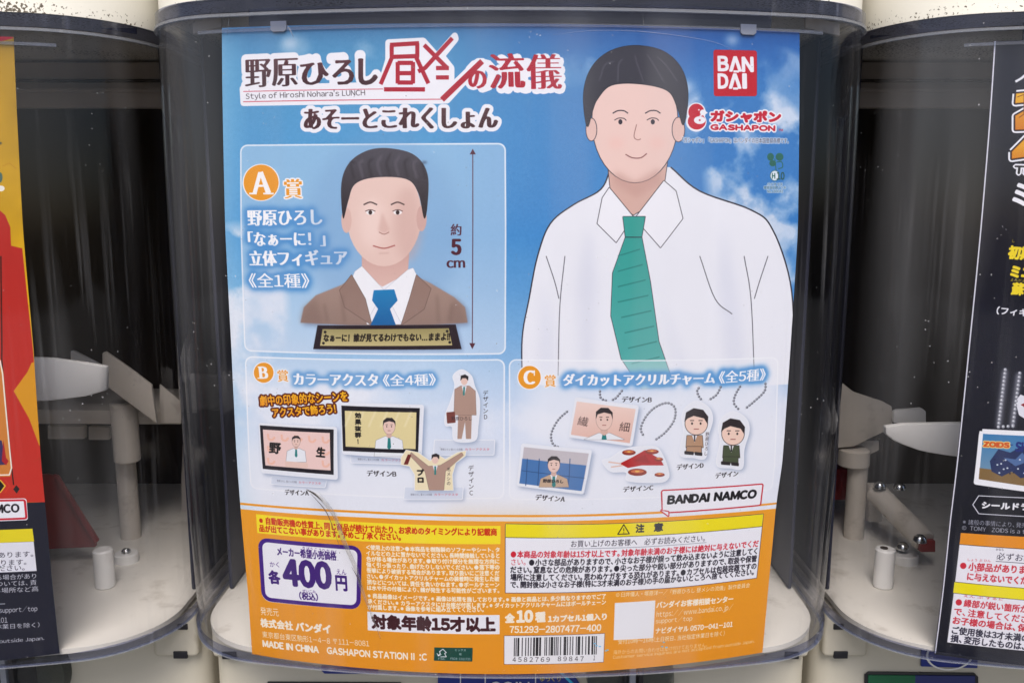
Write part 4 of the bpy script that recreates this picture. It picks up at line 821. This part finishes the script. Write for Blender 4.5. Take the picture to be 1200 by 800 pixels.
def right_art():
    p = Poster(2100, 2450, *P_RIGHT, [(1165, 48.5), (1158, 150), (1148, 270), (1134.5, 405), (1121, 540), (1112.5, 612), (1104, 690), (1094.5, 766)], None)
    H, W = p.H, p.W; n = fnoise(H, W, 5, 5, 31)[..., None]
    p.a = (np.array((20, 22, 34), np.float32) / 255 * (.8 + .5 * n)).astype(np.float32)
    T = p.text
    # title: heavy yellow block letters with a white edge
    YL = [(236, 186, 36), (206, 120, 20)]
    for q in ([(1191, 110), (1245, 105), (1245, 118), (1212, 138), (1245, 136), (1246, 150), (1190, 152), (1190, 136), (1222, 118), (1190, 121)], [(1186, 178), (1206, 158), (1222, 158), (1244, 186), (1228, 190), (1214, 172), (1200, 184), (1186, 186)]):
        p.line(q + [q[0]], 9, (236, 238, 246)); p.line(q + [q[0]], 4.5, (26, 24, 30)); p.rings([q], (26, 24, 30)); p.line(q + [q[0]], 1.5, (120, 60, 10)); p.rings([q], YL)
    p.line([(1192, 114), (1200, 111), (1200, 134), (1194, 138)], 1, (120, 60, 10)); p.line([(1190, 96), (1197, 92), (1206, 84)], 3, (230, 232, 240))
    T("TINY", (1188, 204), (1226, 205), 10, (30, 28, 34), .6, layers=[(1.9, (236, 238, 246))])
    T("ミニ", (1185, 240), (1226, 244), 26, (238, 240, 246), 1.2, bx=1.2)
    T("し", (1186, 284), (1189, 284.3), 3.6, (236, 214, 50), .1); T("初期", (1180, 303.5), (1209, 306), 16.5, (240, 216, 50), 1.0); T("ミニ", (1183, 325), (1209, 327), 14, (240, 216, 50), 1.0)
    T("よみがえ", (1184, 329.4), (1201, 331), 3.8, (236, 214, 50), .1); T("蘇る", (1184, 345.5), (1212, 348), 15.5, (240, 216, 50), .9); T("(フィギュア", (1167, 368.5), (1226, 373), 10, (232, 234, 242), .45)
    # charm on a ball chain, generic blue machine picture
    cap = (220, 222, 234)
    card = [(1151, 505), (1215, 508), (1215, 575), (1144, 565), (1150, 510)]
    p.line([(1178, 433), (1170, 500)], 6, (236, 238, 246), .5, bl=2); p.line([(1194, 437), (1186, 500)], 6, (236, 238, 246), .5, bl=2)
    p.poly(card, (240, 242, 248), edge=(3, (240, 242, 248)))
    p.poly([(1152, 508), (1214, 511), (1214, 571), (1147, 561)], [(60, 124, 178), (130, 156, 176)]); p.poly([(1148, 548), (1214, 556), (1214, 571), (1147, 561)], (130, 104, 66))
    p.poly([(1160, 540), (1170, 526), (1184, 530), (1198, 522), (1214, 528), (1214, 556), (1196, 560), (1186, 552), (1174, 558), (1162, 552)], (34, 48, 92)); p.poly([(1176, 536), (1190, 538), (1198, 530), (1206, 540), (1190, 546)], (80, 110, 160))
    for i in range(16): p.ell(1166 + (i * 7.3) % 46, 538 + (i * 5.1) % 20, 1.2, 1, (210, 222, 236) if i % 3 else (24, 34, 70), n=7)
    T("ZOIDS", (1152, 523.5), (1183, 525), 7, (206, 90, 40), .7, layers=[(.9, (244, 220, 130))]); T("SHIELD", (1189, 529), (1226, 531), 12, (32, 46, 120), .7); p.line([(1184, 521), (1187, 521)], 1.2, (32, 46, 120))
    p.poly([(1190, 470), (1196, 462), (1215, 470), (1215, 500), (1194, 486)], (226, 228, 238)); p.poly([(1196, 474), (1215, 466), (1215, 486)], (150, 40, 50))
    for a_, b_ in (((1178, 433), (1170, 500)), ((1195, 437), (1187, 498)), ((1170, 500), (1187, 499))):
        n_ = int(math.hypot(b_[0] - a_[0], b_[1] - a_[1]) / 4.4)
        for i in range(n_ + 1): t = i / n_; p.ell(a_[0] * (1 - t) + b_[0] * t, a_[1] * (1 - t) + b_[1] * t, 2.1, 2.1, (150, 154, 166), n=9); p.ell(a_[0] * (1 - t) + b_[0] * t - .3, a_[1] * (1 - t) + b_[1] * t - .4, .9, .9, (240, 242, 248), n=7)
    p.line([(1215, 583.5), (1147, 580.5), (1140, 591), (1147, 601.5), (1215, 605.5)], 1.1, cap); T("シールドライガー", (1150, 595.5), (1240, 599), 8.8, (240, 241, 247), .6)
    T("※諸般の事情により、発売日は", (1128, 614), (1216, 619), 6.4, (170, 172, 186), .1); T("© TOMY   ZOIDS is a trademark", (1127, 620.5), (1236, 627), 5.6, (190, 192, 204), .1)
    p.poly([(1126, 624), (1260, 631), (1250, 766), (1110, 752)], (238, 238, 246)); p.poly([(1126, 624), (1260, 631), (1260, 646), (1124.5, 637)], (232, 146, 36)); p.line([(1124.5, 637.4), (1260, 646)], .8, (70, 50, 30))
    K = (42, 40, 60); RR = (206, 44, 62)
    T("必ずお読みください", (1167.5, 655.5), (1262, 661), 9, K, .12); T("かなら", (1167, 644.8), (1176, 645.2), 3, K, .05); p.line([(1167, 657.2), (1215, 660.5)], .7, K)
    p.ell(1128.8, 662.5, 3.7, 3.7, RR); T("小部品があります。", (1134.5, 668), (1216, 673), 10, RR, .3); T("しょう ぶ ひん", (1134, 656.8), (1161, 658.3), 3, RR, .05); T("に与えないでください", (1133, 679.5), (1222, 686), 9.4, RR, .3); T("あた", (1142, 670.2), (1148, 670.6), 2.8, RR, .05)
    p.poly([(1118.5, 681.5), (1260, 693), (1260, 707), (1117, 694)], (242, 228, 24)); p.line([(1118.5, 681.3), (1260, 692.8)], .7, (60, 60, 40)); p.line([(1117, 694.3), (1260, 707)], .7, (60, 60, 40))
    p.ell(1123.6, 705.3, 3.7, 3.7, RR)
    for t, x0, y0, x1, y1, c in [("縁部が鋭い箇所がある", 1129, 710.5, 1222, 719.5, RR), ("で、注意してください。", 1117.5, 720, 1219, 731, RR), ("お子様の場合は、保護者", 1116, 730.5, 1222, 742, RR), ("ご使用後は3才未満の子", 1115, 742, 1215, 753, K), ("損、変形したものは、使", 1113.5, 751.5, 1212, 762.5, K)]: T(t, (x0, y0), (x1, y1), 9.2, c, .22)
    T("えん ぶ するど", (1129, 699), (1176, 703.5), 2.8, RR, .05)
    p.line([(1166.2, 48), (1159.4, 150), (1149.4, 270), (1136, 405), (1122.2, 540), (1113.5, 612), (1105.5, 690), (1096, 765)], 1.6, (222, 224, 236))
    return p
# ================================================================== GROUND
bm = bmesh.new(); vs = [bm.verts.new(q) for q in ((-12, -12, 0), (12, -12, 0), (12, 6, 0), (-12, 6, 0))]; bm.faces.new(vs)
tag(link("ground", bm, M['ground'], smooth=False), kind="structure")

# ================================================================== MACHINES
def box(name, x0, x1, y0, y1, z0, z1, mat, parent, bev=.001, seg=2):
    bm = bmesh.new(); bmesh.ops.create_cube(bm, size=1)
    for v in bm.verts: v.co = Vector(((x0 + x1) / 2 + v.co.x * (x1 - x0), (y0 + y1) / 2 + v.co.y * (y1 - y0), (z0 + z1) / 2 + v.co.z * (z1 - z0) + CZ))
    if bev: bmesh.ops.bevel(bm, geom=bm.edges[:], offset=bev, segments=seg, affect='EDGES', profile=.5)
    return link(name, bm, mat, parent)
def lathe(name, prof, c, mat, parent, axis='z', n=40, sx=1):
    """prof: list of (radius, height)"""
    bm = bmesh.new(); rows = []
    for r, h in prof:
        row = []
        for i in range(n):
            a = 2 * math.pi * i / n; x, y = r * math.cos(a), r * math.sin(a)
            co = (x * sx, y, h) if axis == 'z' else (x, -h, y)
            row.append(bm.verts.new((c[0] + co[0], c[1] + co[1], c[2] + co[2] + CZ)))
        rows.append(row)
    for a, b in zip(rows[:-1], rows[1:]):
        for i in range(n): bm.faces.new((a[i], a[(i + 1) % n], b[(i + 1) % n], b[i]))
    bm.faces.new(rows[0][::-1]); bm.faces.new(rows[-1])
    return link(name, bm, mat, parent)
def plate(name, pts, y, th, mat, parent, m, bev=.0006):
    """flat upright plate whose outline is measured in the picture at world distance y; m = machine position"""
    bm = bmesh.new(); P = [at(a, b, y) for a, b in pts]
    fr = [bm.verts.new((q.x - m[0], y - m[1], q.z - m[2] + CZ)) for q in P]; bk = [bm.verts.new((q.x - m[0], y - m[1] + th, q.z - m[2] + CZ)) for q in P]
    n = len(P); bm.faces.new(fr); bm.faces.new(bk[::-1])
    for i in range(n): bm.faces.new((fr[i], bk[i], bk[(i + 1) % n], fr[(i + 1) % n]))
    bmesh.ops.recalc_face_normals(bm, faces=bm.faces[:])
    if bev: bmesh.ops.bevel(bm, geom=bm.edges[:], offset=bev, segments=2, affect='EDGES', profile=.5)
    return link(name, bm, mat, parent)
def rod(name, a, b, r, mat, parent, n=20):
    a, b = Vector(a), Vector(b); d = b - a; q = d.to_track_quat('Z', 'Y'); bm = bmesh.new()
    prof = [(r * .85, 0), (r, .0008), (r, d.length - .0008), (r * .85, d.length)]; rows = []
    for rr, h in prof: rows.append([bm.verts.new(a + q @ Vector((rr * math.cos(2 * math.pi * i / n), rr * math.sin(2 * math.pi * i / n), h)) + Vector((0, 0, CZ))) for i in range(n)])
    for s, t in zip(rows[:-1], rows[1:]):
        for i in range(n): bm.faces.new((s[i], s[(i + 1) % n], t[(i + 1) % n], t[i]))
    bm.faces.new(rows[0][::-1]); bm.faces.new(rows[-1]); return link(name, bm, mat, parent)
def text_mesh(name, s, c, w, h, mat, parent, y, bold=.0):
    g = glyphs(s); lo = g.reshape(-1, 2).min(0); hi = g.reshape(-1, 2).max(0); g = (g - lo) / (hi - lo)
    bm = bmesh.new()
    for t in g:
        try: bm.faces.new([bm.verts.new((c[0] + q[0] * w, y, c[1] + q[1] * h + CZ)) for q in t])
        except ValueError: pass
    bmesh.ops.remove_doubles(bm, verts=bm.verts[:], dist=1e-6)
    return link(name, bm, mat, parent, smooth=False)

def machine(pos, label):
    m = empty("capsule_machine", (pos[0], pos[1], 0)); tag(m, label, "capsule machine", "capsule toy machines standing in a row")
    dz = pos[2]
    # upper and lower housings
    def shift(o):
        for v in o.data.vertices: v.co.z += dz
        return o
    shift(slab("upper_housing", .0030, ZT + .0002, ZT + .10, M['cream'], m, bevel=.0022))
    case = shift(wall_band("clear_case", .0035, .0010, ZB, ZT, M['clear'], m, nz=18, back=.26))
    shift(wall_band("top_flange", .0047, .0036, ZT - .0052, ZT - .0002, M['rim'], case, nz=4, back=.2))
    shift(wall_band("top_ridge", .0052, .0036, ZT - .0068, ZT - .0057, M['lip'], case, nz=3, back=.2))
    shift(wall_band("bottom_flange", .0047, .0036, ZB, ZB + .0007, M['rim'], case, nz=4, back=.2, grow=.0034))
    shift(wall_band("bottom_lip", .0046, .0030, ZB - .0007, ZB - .0002, M['lip'], case, nz=3, back=.2))
    shift(wall_band("shade_band", -.0012, -.0030, ZT - .0100, ZT - .0030, M['black'], m, nz=3, lim=(-.1, .1)))  # black strip standing in for the shaded interior behind the case top
    strip = shift(wall_band("holder_strip", .0007, -.0004, ZT - .0117, ZT - .0105, M['lip'], m, nz=3, lim=(-.122, .122)))
    # interior
    shift(box("interior_back", -.140, .140, .240, .250, ZB, ZT, M['dark'], m))
    shift(slab("base_plate", -.0015, ZB + .0006, ZB + .003, M['floor_in'], m, back=.238))
    up = shift(box("upper_panel", -.138, .138, .118, .124, .053, ZT - .001, M['grey_in'], m))
    shift(box("panel_ridge", -.137, .137, .1155, .1178, .0605, .0625, M['grey_in'], up, .0005)); shift(box("panel_ridge", -.137, .137, .1155, .1178, .0655, .0670, M['dark'], up, .0003))
    shift(box("inner_wall", -.1405, -.1385, .07, .238, ZB + .0032, ZT - .002, M['inner'], m)); shift(box("inner_wall", .1385, .1405, .07, .238, ZB + .0032, ZT - .002, M['inner'], m))
    # lower body: a front plate with rounded ends, standing on the ground
    bm = bmesh.new(); r = .011; out = []
    for cx, a0 in ((-.1475 + r, 180), (.1475 - r, 270)):
        for i in range(9): a = R(a0 + i * 90 / 8); out.append((cx + r * math.cos(a), .060 + r + r * math.sin(a)))
    out += [(.1475, .30), (-.1475, .30)]
    lo = [bm.verts.new((x, y, .0)) for x, y in out]; hi = [bm.verts.new((x, y, CZ + ZB - .0015 + dz)) for x, y in out]; n = len(out)
    for i in range(n): bm.faces.new((lo[i], lo[(i + 1) % n], hi[(i + 1) % n], hi[i]))
    bm.faces.new(lo[::-1]); bm.faces.new(hi)
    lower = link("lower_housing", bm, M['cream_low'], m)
    # latch tabs at both corners with their slots
    for s in (-1, 1):
        x0, x1 = (s * .1455, s * .1235); zt = ZB - .002 + dz
        t = box("latch", min(x0, x1), max(x0, x1), .0555, .0625, zt - .0235, zt, M['cream_low'], m, .0022, 3)
        box("latch_slot", min(s * .1405, s * .1335), max(s * .1405, s * .1335), .0548, .0565, zt - .0238, zt - .0200, M['black'], t, .0004)
        box("latch_notch", min(s * .1415, s * .1365), max(s * .1415, s * .1365), .0548, .0565, zt - .0085, zt - .0055, M['black'], t, .0004)
    # turning knob
    k = lathe("knob", [(.0215, 0), (.0215, .004), (.0205, .010), (.0175, .0145), (.010, .0168), (.001, .0172)], (.0585, .0600, -.2265 + dz), M['smoke'], m, axis='y', n=48)
    bm = None
    for dx, w, mt in ((-.0045, .0012, 'black'), (.0030, .0022, 'black'), (-.001, .0030, 'clip')): box("knob_rib", .0585 + dx - w / 2, .0585 + dx + w / 2, .0405, .0595, -.2455 + dz, -.2075 + dz, M[mt], k, .0004)
    return m, case

m_mid, case_mid = machine(P_MID, "middle capsule machine whose curved clear case holds the blue and orange poster")
m_left, case_left = machine(P_LEFT, "left capsule machine with the red and yellow poster, cut by the picture's left edge")
m_right, case_right = machine(P_RIGHT, "right capsule machine with the black poster, cut by the picture's right edge")

# clips that hold the middle poster under the top strip, blue labels, scuffs
def clip_tab(px, py, w, h):
    x, z = surf(px, py, *P_MID, off=.0006); bm = bmesh.new(); V = []
    for off in (.0009, -.0002):
        for cx, cz in ((0, 0), (w, 0), (w, -h * .8), (w * .85, -h), (w * .15, -h), (0, -h * .8)):
            xx = x + cx; yy = RF - math.sqrt((RF + off) ** 2 - xx * xx); V.append(bm.verts.new(spt(xx, yy, z + cz)))
    bm.faces.new(V[:6]); bm.faces.new(V[6:][::-1])
    for i in range(6): bm.faces.new((V[i], V[6 + i], V[6 + (i + 1) % 6], V[(i + 1) % 6]))
    return link("poster_clip", bm, M['clip'], m_mid)
clip_tab(317, 25.5, .0062, .0038); clip_tab(868, 28.5, .0062, .0038)
for (a, b, m_, pos) in ((118, 164, m_left, P_LEFT), (1010, 1056, m_right, P_RIGHT)):
    y1, y2 = (30, 50) if a < 600 else (34, 55)
    q = [(118, 31), (160, 38), (160, 50), (118, 43)] if a < 600 else [(1020, 42), (1056, 37), (1056, 49), (1020, 55)]
    plate("navy_label", q, .376 if a < 600 else .392, .001, M['navy'], m_, pos, 0)
plate("inner_block", [(1064, 31), (1108, 28), (1108, 46), (1064, 50)], .377, .002, M['grey_in'], m_right, P_RIGHT, 0)
plate("inner_block", [(226, 27), (242, 22), (259, 20), (259, 32), (242, 35), (226, 40)], .368, .002, M['beige'], m_mid, P_MID, 0)
plate("inner_block", [(944, 20), (962, 23), (984, 29), (984, 42), (962, 37), (944, 33)], .368, .002, M['beige'], m_mid, P_MID, 0)
def wall_mark(name, pts, widths, mat, parent, pos, th=.0003, base=.0036):
    """thin raised mark lying on the outside of the case, following its curve"""
    bm = bmesh.new(); rows = []; q = smooth_line(pts, 6); n = len(q)
    for i, c in enumerate(q):
        d = q[min(i + 1, n - 1)] - q[max(i - 1, 0)]; d = d / (np.hypot(*d) + 1e-9); nn = np.array((-d[1], d[0])); w = float(np.interp(i / (n - 1), np.linspace(0, 1, len(widths)), widths)) / 2
        row = []
        for s, off in ((-1, base), (-.4, base + th), (.4, base + th), (1, base)):
            x, z = surf(c[0] + nn[0] * w * s, c[1] + nn[1] * w * s, *pos, off=off); yy = RF - math.sqrt((RF + off) ** 2 - x * x) if abs(x) < XA * 1.2 else 0
            row.append(bm.verts.new(spt(x, yy, z + pos[2])))
        rows.append(row)
    for a, b in zip(rows[:-1], rows[1:]):
        for k in range(3): bm.faces.new((a[k], a[k + 1], b[k + 1], b[k]))
    return link(name, bm, mat, parent)
crack_l = clear_plastic("cloudy_crack", (.74, .72, .68), haze=.10, streak=.3, rough=.15)
crack_d = plastic("crack_dirt", (.05, .04, .04), .6, .6, 500)
crk = wall_mark("crack", [(360, 574), (375, 583), (392, 604), (402, 632), (416, 664), (424, 690), (434, 716), (446, 748)], [1, 4.5, 5, 5, 4.5, 4, 2.5, .6], crack_l, case_mid, P_MID)
wall_mark("crack_line", [(359, 573), (368, 578), (378, 587)], [.6, 2.2, .5], crack_d, case_mid, P_MID, base=.0041); wall_mark("crack_line", [(364, 578), (380, 596), (388, 612), (398, 640)], [.4, 1.0, .7, .3], crack_d, case_mid, P_MID, base=.0041)
wall_mark("crack_line", [(412, 664), (420, 678), (425, 690)], [.3, 1.0, .3], crack_d, case_mid, P_MID, base=.0041)
wall_mark("scratch", [(374, 577), (388, 594), (396, 612), (408, 640), (421, 668)], [.3, .8, .8, .8, .3], M['lip'], case_mid, P_MID, base=.0041)
for q in ([(271, 8), (268, 26), (266, 42)], [(753, 16), (754, 28), (752, 40)], [(648, 41), (700, 36), (760, 38), (830, 48), (862, 60)]): wall_mark("scratch", q, [.3, .9, .3], M['lip'], case_mid, P_MID)
for q in ([(335, 28), (340, 36), (344, 44)],): wall_mark("scratch", q, [.5, 2.2, .4], M['lip'], case_mid, P_MID)

# --- what stands inside the left machine
def pt(px, py, y, pos): q = at(px, py, y); return (q.x - pos[0], y - pos[1], q.z)
Pm = P_LEFT
def curved_plate(name, top, bot, Y, bend, th, mat, parent, pos, n=24):
    """upright curved wall: upper and lower edges measured in the picture, bending away from the viewer towards its free end"""
    xs = np.linspace(top[0][0], top[-1][0], n); bm = bmesh.new(); rows = []
    for x in xs:
        t = (x - xs[0]) / (xs[-1] - xs[0]); y = Y + bend(t)
        q = []
        for e, dy in ((top, 0), (top, th), (bot, th), (bot, 0)):
            pp = at(x, float(np.interp(x, [k[0] for k in e], [k[1] for k in e])), y); q.append(bm.verts.new((pp.x - pos[0], y + dy - pos[1], pp.z - pos[2] + CZ)))
        rows.append(q)
    for a_, b_ in zip(rows[:-1], rows[1:]):
        for k in range(4): bm.faces.new((a_[k], a_[(k + 1) % 4], b_[(k + 1) % 4], b_[k]))
    bm.faces.new(rows[0]); bm.faces.new(rows[-1][::-1]); bmesh.ops.recalc_face_normals(bm, faces=bm.faces[:])
    bmesh.ops.bevel(bm, geom=[e for e in bm.edges if e.calc_face_angle(0) > 1], offset=.0006, segments=2, affect='EDGES', profile=.5)
    return link(name, bm, mat, parent)
curved_plate("tray", [(-60, 428), (0, 427), (60, 429), (100, 434), (124, 438)], [(-60, 479), (0, 481), (60, 478), (100, 473), (124, 466)], .362, lambda t: .03 * t * t, .004, M['white'], m_left, Pm)
plate("fin", [(83, 418), (87, 418), (122, 436), (122, 444), (83, 440)], .47, .0022, M['white'], m_left, Pm)
plate("fin", [(120, 421), (124, 419), (150, 437), (178, 458), (184, 503), (166, 490), (120, 456)], .455, .0022, M['beige'], m_left, Pm)
plate("fin", [(187, 457), (213, 478), (213, 503), (187, 503)], .47, .002, M['beige'], m_left, Pm)
plate("shelf", [(-40, 485), (212, 489), (212, 504), (-40, 503)], .475, .06, M['beige'], m_left, Pm)
plate("shelf_lug", [(56, 505), (99, 506), (99, 521), (56, 521)], .485, .004, M['beige'], m_left, Pm); plate("shelf_lug", [(104, 506), (128, 507), (128, 522), (104, 522)], .485, .004, M['beige'], m_left, Pm)
def post(pxc, y0, y1, r, Y, mat, name, parent, pos, sub=None):
    a = at(pxc, y0, Y); b = at(pxc, y1, Y); x = (a.x + b.x) / 2 - pos[0]
    return rod(name, (x, Y - pos[1], b.z), (x, Y - pos[1], a.z), r, mat, parent)
post(147, 470, 540, .0072, .47, M['beige'], "post_collar", m_left, Pm); post(150, 520, 640, .0056, .478, M['beige'], "post", m_left, Pm)
post(122, 643, 687, .0049, .412, M['white'], "peg", m_left, Pm)
bs = pt(148, 648, .4436, Pm); boss = lathe("boss", [(.0064, -.0075), (.0062, 0), (.0055, .0006), (.001, .0006)], bs, M['white'], m_left, n=28); lathe("screw", [(.0026, .0006), (.0024, .0018), (.0014, .0028), (.0003, .003)], bs, M['steel'], boss, n=16)
plate("ramp", [(20, 566), (54, 563), (64, 565), (112, 640), (112, 648), (20, 652)], .44, .003, M['redp'], m_left, Pm); plate("ramp_edge", [(62, 563), (67, 565), (115, 641), (111, 645)], .437, .003, M['redp'], m_left, Pm)
# --- right machine
Pm = P_RIGHT
curved_plate("tray", [(1038, 508), (1060, 505), (1260, 503)], [(1038, 517), (1042, 522), (1055, 528), (1080, 537), (1110, 542), (1140, 546), (1260, 552)], .368, lambda t: .03 * (1 - t) ** 2, .004, M['white'], m_right, Pm)
plate("fin", [(1047, 502), (1047, 489), (1051, 487), (1080, 485), (1085, 489), (1085, 506)], .468, .003, M['white'], m_right, Pm)
plate("fin", [(955, 436), (968, 440), (1000, 466), (1034, 477), (1045, 483), (1046, 508), (1020, 520), (1000, 530), (955, 534)], .475, .0025, M['beige'], m_right, Pm)
plate("fin", [(955, 525), (1030, 522), (1030, 534), (1015, 541), (955, 543)], .485, .004, M['beige'], m_right, Pm)
post(1003, 532, 632, .0056, .478, M['beige'], "post", m_right, Pm); post(1000, 525, 545, .009, .478, M['beige'], "post_collar", m_right, Pm)
peg = post(1036, 642, 687, .0049, .412, M['white'], "peg", m_right, Pm)
a = pt(1036, 642, .412, Pm); lathe("peg_hole", [(.0019, .0001), (.0019, .0004)], a, M['dark'], peg, n=16)
a = pt(1026, 576, .475, Pm); b = pt(1084, 634, .435, Pm); arm = rod("arm", a, b, .0062, M['beige'], m_right)
plate("motor_block", [(935, 556), (1012, 556), (1012, 592), (935, 592)], .50, .03, M['redp'], m_right, Pm); plate("bracket", [(1018, 575), (1034, 575), (1034, 618), (1018, 618)], .482, .006, M['beige'], m_right, Pm)
for (x, y, Y) in ((1078, 632, .425), (1058, 641, .4436), (1031, 569, .468), (1054, 571, .472)): c = pt(x, y, Y, Pm); lathe("screw", [(.0034, -.001), (.0034, 0), (.0029, .0015), (.0016, .0026), (.0003, .0029)], c, M['steel'], m_right, n=18)
c = pt(1059, 648, .4436, Pm); lathe("boss", [(.0078, -.0075), (.0075, 0), (.007, .0005), (.001, .0005)], c, M['white'], m_right, n=28)
plate("red_cap", [(1078, 640), (1096, 640), (1096, 654), (1078, 654)], .433, .006, M['redp'], m_right, Pm)
# --- middle machine: end of its tray showing beside the poster
Pm = P_MID
curved_plate("tray", [(262, 441), (268, 439), (300, 438), (330, 438)], [(262, 476), (266, 480), (300, 484), (330, 486)], .41, lambda t: .03 * (1 - t) ** 2, .004, M['white'], m_mid, Pm, n=16)
plate("fin", [(262, 438), (262, 424), (266, 420), (271, 424), (271, 440)], .44, .003, M['white'], m_mid, Pm)
plate("side_plate", [(212, 560), (216, 470), (228, 420), (236, 412), (262, 470), (270, 560), (270, 700), (214, 700)], .52, .002, M['grey_in'], m_mid, Pm)

# --- labels and panels on the fronts of the lower bodies
def face_plate(name, pts, pos, mat, parent, y=.0585, th=.0012, bev=.0003): return plate(name, pts, pos[1] + y, th, mat, parent, pos, bev)
lb = face_plate("coin_label", [(513, 782), (600, 782), (655, 782), (672, 790), (700, 830), (513, 830)], P_MID, M['blue'], m_mid)
for x in (539, 568, 627): face_plate("divider", [(x, 783), (x + 1.2, 783), (x + 1.2, 830), (x, 830)], P_MID, M['whitep'], lb, y=.0578, th=.0006, bev=0)
face_plate("chevron", [(654, 786), (658, 786), (684, 812), (680, 812)], P_MID, plastic("cyan_print", (.05, .5, .8), .4), lb, y=.0578, th=.0006, bev=0)
a = pt(574, 813, P_MID[1] + .0577, P_MID); text_mesh("coin_text", "COIN", (a[0], a[2]), .0195, .0068, M['whitep'], lb, .0577)
a = pt(633, 798, P_MID[1] + .0577, P_MID); text_mesh("slow_text", "ゆっくり", (a[0], a[2]), .0100, .0030, M['yellow'], lb, .0577)
face_plate("blue_strip", [(376, 780), (443, 782), (443, 789.5), (380, 789), (376, 785)], P_MID, M['blue'], m_mid)
face_plate("green_panel", [(313, 799), (470, 800), (470, 840), (313, 840)], P_MID, M['black'], m_mid)
st = face_plate("round_label", [(1080, 756), (1146, 756), (1145, 790), (1079, 788)], P_RIGHT, M['blue'], m_right)
bm = bmesh.new(); cc = pt(1113, 767, P_RIGHT[1] + .0578, P_RIGHT); rr = (.0118, .0107); rings_ = [[bm.verts.new((cc[0] + r_ * math.cos(t), .0578, cc[2] + r_ * .7 * math.sin(t) + CZ)) for t in np.linspace(0, 2 * math.pi, 41)[:-1]] for r_ in rr]
for i in range(40): bm.faces.new((rings_[0][i], rings_[0][(i + 1) % 40], rings_[1][(i + 1) % 40], rings_[1][i]))
link("white_ring", bm, M['whitep'], st, smooth=False)
gp = face_plate("green_panel", [(1013, 798), (1018, 794.5), (1142, 796), (1146, 800), (1146, 840), (1013, 840)], P_RIGHT, M['black'], m_right)
face_plate("green_field", [(1017, 798), (1072, 798.5), (1072, 840), (1017, 840)], P_RIGHT, M['green'], gp, y=.0578, th=.0006, bev=0); face_plate("navy_field", [(1072, 798.5), (1142, 799), (1142, 840), (1072, 840)], P_RIGHT, M['navy'], gp, y=.0578, th=.0006, bev=0)
# plates closing the gaps between neighbouring machines
for pos, s in ((P_MID, -1), (P_MID, 1)):
    pass

# ================================================================== POSTERS
t0 = time.time()
for art, nm, lb_, cat in ((middle_art, "poster_print", "blue sky and orange poster with prize list and 400 yen price, inside the middle case", "poster"),
                     (left_art, "red_poster_print", "red and yellow poster with black foot inside the left machine, cut by the picture edge", "poster"),
                     (right_art, "black_poster_print", "black poster with yellow lettering and red warning text inside the right machine", "poster")):
    p = art(); mt = p.material(nm)
    o = p.mesh("poster", mt, None)
    o.location = (p.m[0], p.m[1], p.m[2])
    tag(o, lb_, cat, "printed posters inside the clear cases")
    print("ART", nm, round(time.time() - t0, 1))
print("SCRIPT", round(time.time() - T_START, 1))
